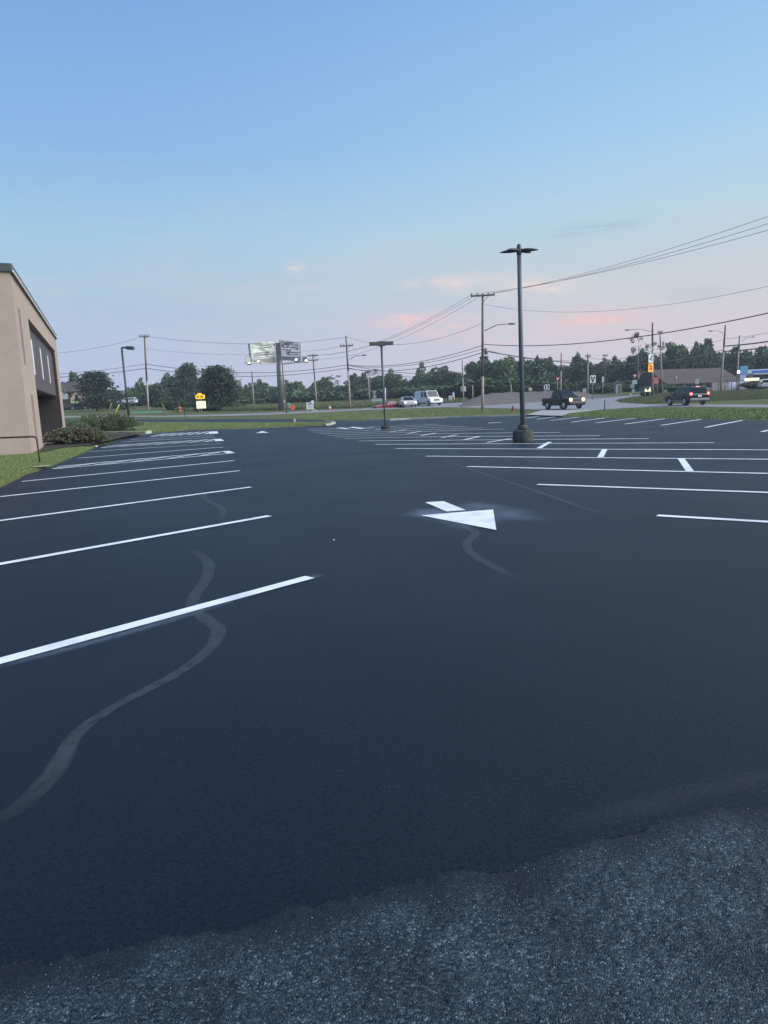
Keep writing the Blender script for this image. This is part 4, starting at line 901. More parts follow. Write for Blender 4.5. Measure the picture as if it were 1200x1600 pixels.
upole('p541', (540.5, 525), (547.5, 640), 100, 'utility pole with crossarm and street light, left of the two-headed lamp', .15, arms=((540.5, 10, R(-5)),), light=((546, 562), (566, 555)), pale=.52)
upole('p575', (575, 585), (578, 632), 140, 'short pale pole between the streetlight pole and the two-headed lamp', .13, pale=.95)
upole('p722', (722, 563), (724.5, 628), 112, 'thin pole carrying two square sign backs', .11, pale=.6)
upole('p754', (754, 459), (754, 637.5), 73, 'tall utility pole with wide crossarm and street light, left of the tall lamp', .16, arms=((462, 18, R(-8)),), light=((757, 517), (796, 506)), pale=.30, trans=((759.5, 549),))
upole('p877', (877, 551), (876, 612), 118, 'dark pole behind the black pickup, white disc low on it', .13, pale=.6)
upole('p918', (918.5, 552), (918.5, 622), 118, 'pale pole left of the lane arrow sign', .12, arms=((557, 4, 0),), pale=.8)
upole('p945', (945, 553), (945, 612), 150, 'far dark pole top showing above the trees right of the lane arrow sign', .12, arms=((556, 4, 0),), pale=.2)
upole('p1020', (1019.5, 504), (1020, 618), 104, 'thick pole with street light and signs standing left of the dark crossover', .17, light=((1018, 518), (983, 515.5)), pale=.68)
upole('p1032', (1031, 517), (1035.5, 615), 116, 'slender pale pole with short crossarm just right of the sign-hung pole', .12, arms=((519.5, 5, R(25)),), pale=.74)
upole('p1132', (1133.5, 508), (1126, 609), 116, 'leaning pole with a street light facing left, before the brown-roofed building', .17, light=((1130, 521), (1113, 517)), pale=.7)
upole('p1154', (1155.5, 524), (1151, 607), 130, 'leaning pole with a street light facing right, beside the blue sign', .15, light=((1159, 533), (1175, 526.5)), pale=.75)
upole('p1500', (1500, 228), (1490, 690), 33, 'utility pole at the far right carrying the upper wires', .16, arms=((232, 38, R(-30)),), pale=.3)

# ------------------------------------------------------------------ overhead wires
def wire(A, B, sag, label, r=.03, group='overhead wires', name='power_line'):
    A = np.array(A); B = np.array(B); n = 20; pts = []
    for i in range(n+1):
        t = i/n; q = A*(1-t)+B*t; q[2] -= sag*4*t*(1-t); pts.append(q)
    return tag(MB().tube(pts, r, 5, cap=True).build(name, M['cable'], None, fixn=False), label, 'wire', group)
def on(key, py):
    o0, tt, Y = POLES[key]; z = AT(600, 0, Y)[2]
    # point on the pole at picture height py
    for k in np.linspace(0, 1, 400):
        P = o0+tt*k; d = P-np.array([0, 0, CAM_H]); y = CY-F_PX*(d@up)/(d@fw)
        if y <= py: return P
    return o0+tt
def armpt(key, py, dpx):
    P = on(key, py).copy(); P[0] += dpx*POLES[key][2]/1067; P[1] -= .12; P[2] += .15; return P
UP = 'thin power lines climbing to the right from the wide crossarm'
wire(armpt('p754', 462, 16), AT(1500, 229, 33), .75, 'topmost of three '+UP, .014)
wire(armpt('p754', 462, 8), AT(1500, 250, 33), .75, 'middle one of three '+UP, .014)
wire(armpt('p754', 462, -16), AT(1500, 271, 33), .75, 'lowest of three '+UP, .014)
wire(on('p754', 475), AT(1500, 368, 33), 1.9, 'thin wire sagging across the pink sky right of the tall lamp', .011)
wire(on('p754', 538), AT(1500, 414, 33), 1.35, 'lone thicker cable rising to the right above the sign-hung pole', .034)
wire(on('p754', 548), on('p1132', 546), 1.9, 'black cable low across the treetops from the wide crossarm pole to the leaning streetlight pole', .05)
wire(on('p754', 546), on('p918', 559), .8, 'thin cable beside the black one towards the lane sign pole', .025)
wire(on('p918', 559), on('p1020', 548), .7, 'thin cable between the lane sign pole and the sign-hung pole', .022)
wire(on('p1132', 541), AT(1420, 488, 62), .5, 'thick black cable leaving the leaning streetlight pole to the right, upper', .10)
wire(on('p1132', 549), AT(1420, 500, 62), .5, 'thick black cable leaving the leaning streetlight pole to the right, lower', .09)
wire(on('p1132', 530), AT(1420, 466, 62), .5, 'thin wire leaving the leaning streetlight pole to the right, topmost', .025)
wire(on('p1132', 530), on('p1020', 546), .5, 'thin wire between the sign-hung pole and the leaning streetlight pole', .022)
wire(on('p1132', 549), on('p1020', 560), .5, 'cable before the treetops between the sign-hung pole and the leaning streetlight pole', .022)
DN = ' of three lines falling left from the wide crossarm to the double crossarm'
for a, (py, q), w_ in ((-16, (556, -6), 'leftmost'), (-8, (556, 0), 'middle one'), (2, (563, 5), 'rightmost')): wire(armpt('p754', 462, a), armpt('p488', py, q), 1.7, w_+DN, .017)
wire(on('p754', 540), on('p541', 570), .9, 'communications cable from wide crossarm pole to left streetlight pole, uppermost', .032)
wire(on('p754', 545.5), on('p541', 571), .9, 'communications cable from wide crossarm pole to left streetlight pole, middle', .025)
wire(on('p754', 551), on('p541', 576), 1.0, 'communications cable from wide crossarm pole to left streetlight pole, lowest', .036)
wire(on('p754', 505), on('p541', 526), 1.6, 'faint wire from the top of the left streetlight pole to the wide crossarm pole', .018)
wire(on('p541', 571), on('p722', 584), .5, 'black cable running low from left streetlight pole towards the square-sign pole, upper', .036)
wire(on('p541', 575), on('p722', 592), .5, 'black cable running low from left streetlight pole towards the square-sign pole, lower', .032)
wire(on('p541', 527), on('p226', 525), 1.0, 'faint top wire between the left streetlight pole and the splayed-top pole', .02)
wire(on('p541', 541), on('p226', 545), 1.0, 'faint second wire between the left streetlight pole and the splayed-top pole', .015)
wire(on('p541', 570), on('p226', 569), 1.15, 'black cable crossing behind the billboard column, upper', .036)
wire(on('p541', 575), on('p226', 575.5), 1.15, 'black cable crossing behind the billboard column, lower', .036)
wire(on('p226', 569), AT(-60, 586, 90), .6, 'thin cable leaving the splayed-top pole to the left, upper', .025)
wire(on('p226', 575.5), AT(-60, 590, 90), .6, 'black cable leaving the splayed-top pole to the left, lower', .038)
wire(on('p226', 525), AT(-60, 545, 90), 1.4, 'faint top wire leaving the splayed-top pole to the left', .018)

# ------------------------------------------------------------------ billboard
Yb = 104; b = BASE(440.5, 643, Yb); sb = Yb/1067
o = thing('billboard', 'two-sided floodlit billboard set in a V on one thick grey column', 'billboard', b)
MB().tube([(0, 0, -.2), AT(435.5, 536, Yb)-b], [.56, .46], 16).build('column', M['grey_steel'], o)
def bprint(name, seed, base, ink, ink2):
    m = bpy.data.materials.new(name); m.use_nodes = True; t = m.node_tree; bs = t.nodes['Principled BSDF']; tcn = t.nodes.new('ShaderNodeTexCoord')
    mp = t.nodes.new('ShaderNodeMapping'); mp.inputs['Scale'].default_value = (.55, .55, 1.5); mp.inputs['Location'].default_value = (seed, seed, 0); t.links.new(tcn.outputs['Object'], mp.inputs[0])
    n = t.nodes.new('ShaderNodeTexNoise'); n.inputs['Scale'].default_value = 1.1; n.inputs['Detail'].default_value = 5; n.inputs['Distortion'].default_value = 1.2; t.links.new(mp.outputs[0], n.inputs[0])
    cr = t.nodes.new('ShaderNodeValToRGB'); e = cr.color_ramp.elements; e[0].position = .38; e[0].color = (*ink, 1); e[1].position = .56; e[1].color = (*base, 1); k = e.new(.45); k.color = (*ink2, 1)
    t.links.new(n.outputs[0], cr.inputs[0]); t.links.new(cr.outputs[0], bs.inputs['Base Color']); bs.inputs['Roughness'].default_value = .6
    bs.inputs['Emission Strength'].default_value = .22; t.links.new(cr.outputs[0], bs.inputs['Emission Color']); return m  # weak emission put into the print to brighten the posters
BP = [bprint('billboard_print_green', 3, (.50, .55, .55), (.20, .23, .20), (.36, .40, .30)), bprint('billboard_print_white', 8, (.78, .75, .76), (.26, .18, .19), (.6, .55, .57))]
for k, (tl, tr, br, bl, ya, yb2) in enumerate((((390, 536.5), (430.5, 531.5), (431, 560), (393, 563), Yb-5.0, Yb-.6), ((437.5, 531.5), (469.5, 536), (470.5, 558.5), (439.5, 557), Yb-.6, Yb-3.8))):
    q = [AT(*tl, ya)-b, AT(*tr, yb2)-b, AT(*br, yb2)-b, AT(*bl, ya)-b]
    nrm = np.cross(q[1]-q[0], q[3]-q[0]); nrm /= np.linalg.norm(nrm)
    if nrm[1] > 0: nrm = -nrm
    P = [v-nrm*.0 for v in q]+[v-nrm*.35 for v in q]
    f = MB().add(P, [(0, 1, 2, 3), (4, 7, 6, 5), (0, 4, 5, 1), (1, 5, 6, 2), (2, 6, 7, 3), (3, 7, 4, 0)]).build('poster_panel', M['sign_back'], o)
    ins = lambda u, v: q[0]*(1-u)*(1-v)+q[1]*u*(1-v)+q[2]*u*v+q[3]*(1-u)*v
    MB().quad(*[ins(u, v)+nrm*.03 for u, v in ((.015, .03), (.985, .03), (.985, .97), (.015, .97))]).build('poster', BP[k], f)
    lt = MB()
    rows = ((.22, .35, .9), (.34, .30, .86), (.62, .12, .7), (.74, .12, .82)) if k == 0 else ((.2, .25, .7), (.38, .3, .9), (.56, .12, .5), (.7, .35, .95), (.84, .3, .8))
    for v, u0, u1 in rows:
        u = u0
        while u < u1:
            w = random.uniform(.03, .09); lt.quad(*[ins(a, c)+nrm*.05 for a, c in ((u, v-.03), (u+w, v-.035), (u+w, v+.03), (u, v+.03))]); u += w+random.uniform(.01, .03)
    lt.build('lettering', M['sign_black' if k else 'panel'], f)
    # apron, catwalk and floodlights below the poster
    c0, c1 = (384.5, 480)[k], (430, 441)[k]; yy = (562, 563.5)[k]
    A = AT(c0, 564.0 if k == 0 else 563.5, (Yb-6.2, Yb-5.2)[k])-b; B = AT(c1, (567.5, 566)[k], Yb-1.6)-b; hgt = np.array([0, 0, .75])
    mid = (A+B)/2; Lc = np.linalg.norm((B-A)[:2]); ang = math.atan2(B[1]-A[1], B[0]-A[0])
    ap = [q[3]+nrm*.01, q[2]+nrm*.01, np.array([q[2][0], q[2][1], q[2][2]-.62])+nrm*.01, np.array([q[3][0], q[3][1], q[3][2]-.42])+nrm*.01]
    MB().add([v-np.array([0, 0, .02]) for v in ap]+[v-nrm*.2-np.array([0, 0, .02]) for v in ap], [(0, 1, 2, 3), (4, 7, 6, 5), (0, 4, 5, 1), (1, 5, 6, 2), (2, 6, 7, 3), (3, 7, 4, 0)]).build('apron', M['sign_back'], o)
    cw = MB(); cw.box(mid-np.array([0, 0, .18]), (Lc, .8, .1), rz=ang); cw.build('catwalk', M['white'], o)
    rl = MB(); dd = (B-A)/Lc
    for i in range(9): pp = A+(B-A)*i/8; rl.tube([pp-np.array([0, 0, .15]), pp+np.array([0, 0, .6])], .03, 4)
    rl.tube([A+hgt*.8, B+hgt*.8], .03, 4); rl.tube([A+hgt*.35, B+hgt*.35], .03, 4); rl.build('railing', M['sign_back'], o)
    ep = B if False else A; MB().box(ep+dd*.45+np.array([0, -.42, .18]), (.95, .06, .62), rz=ang).build('end_panel', M['sign_back'], o)
    for fx, fy in (((389.5, 567.5), (404, 565))[0:2] if k == 0 else ((463, 562.5), (478.5, 564))):
        pp = AT(fx, fy, Yb-(6.3 if abs(fx-431) > 30 else 4.2)-.4)-b
        fl = MB().box(pp, (.5, .3, .4), rx=R(-30)).build('floodlight', M['sign_back'], o); MB().ell(pp-np.array([0, .17, -.02]), (.16, .07, .13), 10, 6).build('lens', M['lamp_flood'], fl)

# ------------------------------------------------------------------ vehicles
def vehicle(name, label, cat, loc, az, kind, L_, W_, H_, body, group=None, head=None, tail=None, brake=False, cladding=None, rimmat='rim', zoff=0, plate=True):
    """forward = +x ; az = compass bearing of the nose (0 = away from camera, 90 = right)"""
    o = thing(name, label, cat, (loc[0], loc[1], hz(loc[0], loc[1])+.08+zoff), R(90-az), group)
    wr = {'sedan': .31, 'suv': .36, 'van': .35, 'pickup': .39}[kind]; f, r_ = L_/2-.90, -L_/2+.92; hw = W_/2
    if kind == 'van': f = L_/2-.85; r_ = -L_/2+1.25
    sill = .26 if kind == 'sedan' else .36
    belt = {'sedan': .88, 'suv': 1.02, 'van': 1.12, 'pickup': 1.12}[kind]; hood = {'sedan': .80, 'suv': .96, 'van': 1.02, 'pickup': 1.10}[kind]
    xf, xr = L_/2, -L_/2
    def arch(c):
        return [(c+(wr+.07)*math.cos(t), max(sill, wr+(wr+.07)*math.sin(t))) for t in np.linspace(PI, 0, 9)]
    poly = [(xr+.06, sill+.1)]+[(xr+.10, sill)]+arch(r_)+arch(f)+[(xf-.10, sill), (xf-.02, sill+.12), (xf, .62), (xf-.06, hood-.12), (xf-.22, hood-.03), ({'van': xf-.85}.get(kind, xf-1.25), belt-.02)]
    if kind == 'sedan': poly += [(xr+.75, belt), (xr+.12, belt-.02), (xr, belt-.12)]
    elif kind == 'pickup': poly += [(xr+.02, belt), (xr, belt-.1)]
    else: poly += [(xr+.06, belt), (xr, belt-.15)]
    mb = MB(); mb.prism(poly, 'y', -hw, hw); body_o = mb.build('body', body, o, bevel=.045)
    # greenhouse
    gh = {'sedan': [(xr+.72, belt-.03), (xr+1.35, H_-.02), (xf-2.15, H_), (xf-1.2, belt-.04)], 'suv': [(xr+.06, belt-.03), (xr+.15, H_-.12), (xr+.5, H_), (xf-2.15, H_-.02), (xf-1.2, belt-.04)],
          'van': [(xr+.05, belt-.03), (xr+.14, H_-.06), (xr+.4, H_), (xf-1.55, H_), (xf-.80, belt-.04)], 'pickup': [(xr+1.45, belt-.03), (xr+1.6, H_-.03), (xf-2.05, H_), (xf-1.2, belt-.04)]}[kind]
    tum = lambda z: hw-.05-.19*max(0, (z-belt)/(H_-belt)) if kind != 'van' else hw-.05-.10*max(0, (z-belt)/(H_-belt))
    n = len(gh); vs_ = [(x, -tum(z), z) for x, z in gh]+[(x, tum(z), z) for x, z in gh]
    MB().add(vs_, [tuple(range(n)), tuple(range(n, 2*n))[::-1]]+[(i, i+n, (i+1) % n+n, (i+1) % n) for i in range(n)]).build('cabin', body, o, bevel=.05)
    # side windows: between belt and roof, cut into panes
    z0, z1 = belt+.06, H_-.13
    def xedge(front, z):
        pts = sorted(gh, key=lambda p: p[0]); seg = (gh[-1], gh[-2]) if front else (gh[0], gh[1])
        (xa, za), (xb, zb) = seg; return xa+(xb-xa)*min(1, max(0, (z-za)/(zb-za)))
    a0, a1 = xedge(False, z0)+.14, xedge(False, z1)+.14; b0_, b1_ = xedge(True, z0)-.14, xedge(True, z1)-.12
    cuts = {'sedan': [0, .48, 1], 'suv': [0, .28, .63, 1], 'van': [.44, .66, .70, 1], 'pickup': [0, .45, 1]}[kind]
    segs = list(zip(cuts[:-1], cuts[1:])) if kind != 'van' else [(.50, .72), (.75, 1)]
    for s in (-1, 1):
        for u0, u1 in segs:
            X = lambda u, z: (a0+(b0_-a0)*u) if z == z0 else (a1+(b1_-a1)*u)
            g = .03
            q = [(X(u0, z0)+g, s*(tum(z0)+.006), z0), (X(u1, z0)-g, s*(tum(z0)+.006), z0), (X(u1, z1)-g, s*(tum(z1)+.006), z1), (X(u0, z1)+g, s*(tum(z1)+.006), z1)]
            MB().add(q+[(p[0], p[1]-s*.02, p[2]) for p in q], [(0, 1, 2, 3), (7, 6, 5, 4), (0, 4, 5, 1), (1, 5, 6, 2), (2, 6, 7, 3), (3, 7, 4, 0)]).build('side_window', M['glass'], o)
    def pane(name, front):
        (xa, za), (xb, zb) = (gh[-1], gh[-2]) if front else (gh[0], gh[1])
        t0, t1 = .12, .93; P = []
        d = 1 if front else -1; nl = math.hypot(xb-xa, zb-za); nxv = (abs(zb-za)/nl*d*.012, abs(xb-xa)/nl*.012)
        for t, s in ((t0, -1), (t0, 1), (t1, 1), (t1, -1)):
            z = za+(zb-za)*t; P.append((xa+(xb-xa)*t+nxv[0], s*(tum(z)-.10), z+nxv[1]))
        MB().add(P+[(p[0]-nxv[0]*2, p[1], p[2]-nxv[1]*2) for p in P], [(0, 1, 2, 3), (7, 6, 5, 4), (0, 4, 5, 1), (1, 5, 6, 2), (2, 6, 7, 3), (3, 7, 4, 0)]).build(name, M['glass'], o)
    pane('windscreen', True)
    if kind != 'van': pane('rear_window', False)
    if kind == 'pickup':
        MB().box((xr+.76, 0, belt+.003), (1.25, W_-.28, .01)).build('bed_hollow_panel', M['plastic_black'], o)  # dark flat panel added in place of the hollow inside of the bed
    # bumpers
    MB().box((xf+.0, 0, .48), (.14, W_-.10, .22)).build('bumper', cladding or body, o, bevel=.04); MB().box((xr-.0, 0, .52), (.14, W_-.10, .22)).build('bumper', cladding or body, o, bevel=.04)
    gr = MB(); gr.box((xf-.015, 0, hood-.26), (.05, W_*.46, .20)); gr.build('grille', M['plastic_black'], o, bevel=.01)
    for s in (-1, 1):
        hm = M['lens_clear'] if head is None else head
        MB().ell((xf-.05, s*(hw-.24), hood-.22), (.09, .2, .095) if head is None else (.09, .17, .15), 10, 6).build('headlight', hm, o)
        tz_ = {'sedan': .74, 'suv': 1.0, 'van': .95, 'pickup': .95}[kind]
        MB().box((xr+.015, s*(hw-.13), tz_), (.09, .22, .26 if kind != 'sedan' else .16)).build('tail_light', M['brake'] if brake else M['lens_red'], o, bevel=.02)
        if brake: MB().ell((xr-.03, s*(hw-.15), tz_+.02), (.03, .075, .075), 8, 6).build('tail_lamp_bulb', M['brake_core'], o)
        MB().ell((xf-1.45 if kind != 'van' else xf-1.0, s*(hw+.09), belt+.06), (.07, .12, .08), 8, 6).build('mirror', M['plastic_black'] if kind != 'sedan' else body, o)
        MB().box((0, s*(hw+.004), sill+.06), (L_*.42, .03, .10)).build('sill_trim', M['plastic_black'] if cladding is None else cladding, o)
        for x in (-.05, .85 if kind != 'van' else .6): MB().box((x-.12, s*(hw+.012), belt-.13), (.18, .02, .035)).build('door_handle', M['chrome'], o)
    if brake: MB().box((xr+.36, 0, H_-.06), (.06, .34, .05)).build('high_brake_light', M['brake_core'], o)
    if plate: MB().box((xr-.03, 0, .82 if kind != 'sedan' else .66), (.03, .32, .16)).build('number_plate', M['sign_white'], o)
    for x in (f, r_):
        for s in (-1, 1):
            w = thing('wheel', None, None, (x, s*(hw-.11), wr)); w.parent = o; w.rotation_euler = (R(90), 0, 0)
            MB().lathe([(wr*.6, -.10), (wr*.93, -.11), (wr, -.07), (wr, .07), (wr*.93, .11), (wr*.6, .10)], n=20).build('tyre', M['tyre'], w)
            rm = MB(); rm.lathe([(wr*.62, -.116), (wr*.66, -.10), (wr*.66, .10), (wr*.62, .116)], n=16)
            for k in range(5):
                a = 2*PI*k/5
                for ss in (-1, 1): rm.box((wr*.32*math.cos(a), wr*.32*math.sin(a), ss*.125), (wr*.58, .07, .03), rz=a)
            rm.build('rim', M[rimmat], w)
    return o
def paintm(n, c, rough=.22): return mat(n, c, rough, 0.0, spec=.5)
P_black = paintm('black_car_paint', (.014, .018, .022)); P_green = paintm('dark_car_paint', (.008, .011, .012)); P_white = paintm('white_car_paint', (.70, .72, .76), .3); P_red = paintm('red_car_paint', (.27, .03, .045)); P_dark = paintm('charcoal_car_paint', (.014, .015, .019)); P_silver = paintm('pale_car_paint', (.62, .60, .60), .3)
b = BASE(880, 640, 67); pk = vehicle('pickup_truck', 'black pickup truck with glowing headlights turning into the lot drive', 'pickup', b, 161, 'pickup', 4.6, 1.86, 1.84, P_green, head=M['lamp_warm'])
b = BASE(1072, 636, 63); vehicle('suv', 'dark crossover seen from behind with red brake lights lit', 'car', b, -4, 'suv', 4.55, 1.85, 1.68, P_dark, brake=True, cladding=M['grey_steel'])
b = BASE(669, 635, 101); vehicle('van', 'pale blue-white cargo van with headlights on', 'van', b, 156, 'van', 5.3, 2.0, 2.12, P_white, head=M['lamp_warm'])
b = BASE(637, 637, 97); vehicle('car', 'white car with round glowing headlights close behind the van', 'car', b, 172, 'sedan', 4.6, 1.9, 1.46, P_silver, head=M['lamp_white'])
b = BASE(606, 639, 99); vehicle('car', 'low red car at the back of the queue behind the white car', 'car', b, 240, 'sedan', 4.3, 1.8, 1.32, P_red, zoff=-.45)
b = BASE(200, 637, 158); vehicle('suv', 'white crossover passing side-on before the dark trees at left', 'car', b, -86, 'suv', 4.5, 1.82, 1.55, P_white, zoff=.55)
b = BASE(126, 641, 150); vehicle('car', 'dark car half hidden behind the wide pine beside the house', 'car', b, -90, 'sedan', 4.5, 1.8, 1.4, P_black)
b = BASE(1195, 607, 118); vehicle('suv', 'white crossover parked under the blue-striped canopy', 'car', b, 20, 'suv', 4.6, 1.85, 1.65, P_white, zoff=0)
# ------------------------------------------------------------------ signs and street furniture
def post(mb, base, top, r_=.04, n=6): return mb.tube([base-np.array([0, 0, .15]), top], r_, n)
def sgn(name, label, cat, px, basepy, Y, group=None):
    b = BASE(px, basepy, Y); return thing(name, label, cat, b, 0, group), b, Y/1067
def plate(o, nm, b, px, py, w, h, Y, m, thick=.04, rz=0, dy=-.1, shape='rect', parent=None):
    c = AT(px, py, Y)-b; c[1] += dy; W_, H_ = w*Y/1067/2, h*Y/1067/2
    P = {'rect': [(-W_, -H_), (W_, -H_), (W_, H_), (-W_, H_)], 'tri': [(0, -H_), (W_, H_), (-W_, H_)], 'dia': [(0, -H_), (W_, 0), (0, H_), (-W_, 0)], 'disc': [(W_*math.cos(2*PI*k/16), H_*math.sin(2*PI*k/16)) for k in range(16)]}[shape]
    mb = MB(); mb.prism(P, 'y', -thick/2, thick/2); mb.v = [(x*math.cos(rz)-y*math.sin(rz)+c[0], x*math.sin(rz)+y*math.cos(rz)+c[1], z+c[2]) for x, y, z in mb.v]
    return mb.build(nm, m, parent or o)
def ink(b, px, py, Y, polys, m, parent, dy=-.135):
    # flat printed shapes, polygons given in picture pixels round (px, py)
    c = AT(px, py, Y)-b; s = Y/1067; mb = MB()
    for P in polys: mb.add([(c[0]+x*s, c[1]+dy, c[2]-y*s) for x, y in P], [tuple(range(len(P)))])
    return mb.build('print', m, parent)
def bars(rows, seed=1):
    rs = random.Random(seed); out = []
    for y, x0, x1, h in rows:
        x = x0
        while x < x1:
            w = rs.uniform(.5, 1.3); out.append([(x, y), (x+w, y), (x+w, y+h), (x, y+h)]); x += w+.35
    return out
# lit yellow and cream sign
Y = 97; o, b, s = sgn('roadside_sign', 'lit roadside sign with yellow top plate over a cream letter board', 'sign', 314, 648, Y)
for px in (310.8, 314.5): MB().tube([AT(px, 648, Y)-b-np.array([0, 0, .3]), AT(px-.6, 620, Y)-b], .09, 6).build('post', M['wood_pale'], o)
f = plate(o, 'top_plate', b, 313, 620, 13.5, 6.2, Y, M['yellow_sign'], .3); f2 = plate(o, 'top_plate', b, 312, 615.8, 5.5, 3, Y, M['yellow_sign'], .3)
f2['label'] = 'small raised yellow crest'
ink(b, 313, 620, Y, [[(-4.5, -1), (-1.5, -1), (-1.5, 1), (-4.5, 1)], [(1, -1.2), (4.6, -1.2), (4.6, 1.0), (1, 1.0)]], M['sign_black'], f, dy=-.27)
f = plate(o, 'letter_board', b, 314.5, 632.5, 13.5, 11, Y, M['sign_lit'], .3)
ink(b, 314.5, 632.5, Y, bars(((-3.8, -5, -1, .5), (-1.6, 0, 5, .45), (.8, -3.5, 2.5, .6), (3, -2, 4, .5)), 4), M['panel'], f, dy=-.27)
# thin dark sign post left of it
o, b, s = sgn('sign_post', 'thin dark post at the near road edge left of the yellow sign', 'post', 289, 654.5, 78); MB().tube([np.array([0, 0, -.2]), AT(287.6, 608, 78)-b], .035, 6).build('post', M['dark_steel'], o); plate(o, 'plate_edge', b, 287.8, 613, 1.2, 9, 78, M['dark_steel'], .05)
# guy wires of the splayed-top pole
for px0, py0, px1, py1, m, lb in ((176.5, 647, 186.3, 632.3, 'yellow', 'yellow guy-wire guard leaning right, nearest the white crossover'), (167, 646, 174, 629.5, 'wood_guard', 'brown guy-wire guard leaning right, before the wide pine'), (261, 646, 253, 630, 'wood_guard', 'brown guy-wire guard leaning left, right of the splayed-top pole')):
    A = BASE(px0, py0, 94); B = AT(px1, py1, 94); tag(MB().tube([A-np.array([0, 0, .2]), B], .07, 6).build('guy_guard', M[m], None), lb, 'guy guard', 'guy-wire guards of the roadside pole')
o, b, s = sgn('low_barrier', 'low pale green barrier in the grass at the splayed-top pole', 'barrier', 230, 647, 94)
A = AT(206, 647.2, 94)-b; B = AT(254, 645.6, 94)-b; mb = MB(); L_ = np.linalg.norm(B-A); mb.box(((A+B)/2)*np.array([1, 1, 0])+np.array([0, 0, .32]), (L_, .12, .24), rz=math.atan2(B[1]-A[1], B[0]-A[0])); mb.build('rail', M['green_box'], o)
for t in (.1, .5, .9): q = A+(B-A)*t; MB().box((q[0], q[1], .08), (.12, .1, .36)).build('foot', M['green_box'], o)
o, b, s = sgn('orange_barrel', 'dark orange traffic barrel in the grass between pole guard and yellow sign', 'barrel', 281, 646, 97)
MB().lathe([(.28, 0), (.27, .4), (.25, .42), (.25, .85), (.18, .95)], n=14).build('barrel', M['hydrant'], o); MB().lathe([(.265, .5), (.26, .66)], n=14).build('band', M['rust'], o)
# white trailer sign
Y = 92; o, b, s = sgn('trailer_sign', 'white portable message board on splayed trailer legs beside the double crossarm pole', 'sign', 485, 643, Y)
f = plate(o, 'message_board', b, 484.3, 634.2, 10.5, 10, Y, M['sign_white'], .25)
ink(b, 484.3, 634.2, Y, [[(-3, -3.6), (3.6, -3.8), (3.6, -2.3), (-3, -2.1)]], M['sign_black'], f, dy=-.235); ink(b, 484.3, 634.2, Y, bars(((.2, -3.4, 3.4, .9), (2.2, -3.4, 3.0, .9)), 2), M['sign_back'], f, dy=-.235)
plate(o, 'top_panel', b, 488.5, 628, 4.2, 4.5, Y, M['sign_white'], .2)
for x0, x1 in ((480, 475), (482, 481), (487, 488.5), (489, 496)): MB().tube([AT(x0, 638, Y)-b, AT(x1, 643.5, Y)-b-np.array([0, 0, .05])], .045, 5).build('leg', M['sign_white'], o)
# road-work signs by the leaning slim pole
Y = 91; o, b, s = sgn('road_work_sign', 'orange diamond road work sign right of the slim leaning pole', 'sign', 457.5, 642, Y)
f = plate(o, 'sign_face', b, 457.3, 636.5, 9, 9, Y, M['orange'], .05, shape='dia'); ink(b, 457.3, 636.5, Y, bars(((-1.3, -1.8, 1.6, .8), (.3, -1.6, 1.4, .8)), 5), M['hydrant'], f, dy=-.14)
MB().tube([AT(457.6, 642.5, Y)-b-np.array([0, 0, .1]), AT(457.4, 634, Y)-b], .03, 5).build('post', M['sign_back'], o)
Y = 93; o, b, s = sgn('small_sign', 'small pale green disc sign left of the orange diamond', 'sign', 452, 643, Y); plate(o, 'sign_face', b, 451.8, 631.5, 5, 5, Y, M['green_box'], .05, shape='disc'); MB().tube([np.array([0, 0, -.2]), AT(451.8, 631, Y)-b], .03, 5).build('post', M['sign_back'], o)
Y = 94; o, b, s = sgn('small_sign', 'tiny white sign just left of the slim leaning pole', 'sign', 445.3, 644, Y); plate(o, 'sign_face', b, 445.2, 627, 2.4, 4, Y, M['sign_white'], .05); MB().tube([np.array([0, 0, -.2]), AT(445.2, 627, Y)-b], .025, 5).build('post', M['sign_back'], o)
o, b, s = sgn('warning_cone', 'small orange and white cone in the meadow right of the trailer sign', 'cone', 515.5, 640, 98); MB().lathe([(.3, 0), (.28, .05), (.2, .06), (.06, .8)], n=12).build('cone', M['hydrant'], o); MB().lathe([(.19, .25), (.13, .5)], n=12).build('band', M['sign_white'], o)
q = GP(460, 662); o = thing('marker_stub', 'short pale utility marker in the grass strip at the far end of the lot', 'marker', q); MB().lathe([(.11, -.1), (.11, .34), (.06, .42)], n=10).build('post', M['concrete'], o); MB().box((0, 0, .02), (.4, .4, .1)).build('pad', M['concrete'], o, bevel=.02)
# yield sign back + disc + guide board by the red car
Y = 112; o, b, s = sgn('road_signs', 'bare back of a yield sign over a round sign, left of the red car', 'sign', 586, 632, Y)
plate(o, 'yield_sign', b, 584.8, 613.6, 7.4, 6, Y, M['sign_back'], .06, shape='tri'); plate(o, 'round_sign', b, 585.4, 619.8, 6, 5.2, Y, M['sign_back'], .06, shape='disc'); MB().tube([np.array([0, 0, -.2]), AT(585, 611, Y)-b+np.array([0, .04, 0])], .04, 6).build('post', M['grey_steel'], o)
Y = 110; o, b, s = sgn('guide_board', 'pale blue-green guide board on two legs left of the red car', 'sign', 589, 634, Y)
plate(o, 'board', b, 589, 625, 16, 4.6, Y, M['sign_green'], .08)
for px in (583.5, 595): MB().tube([AT(px, 634, Y)-b-np.array([0, 0, .2]), AT(px, 625, Y)-b], .045, 5).build('leg', M['sign_back'], o)
o, b, s = sgn('white_post', 'white post among the bushes just right of the two-headed lamp pole', 'post', 602.2, 628, 120); MB().tube([np.array([0, 0, -.2]), AT(602, 606, 120)-b], .09, 8).build('post', M['white'], o); MB().ell(AT(602, 606, 120)-b, (.12, .12, .1), 8, 6).build('cap', M['grey_steel'], o)
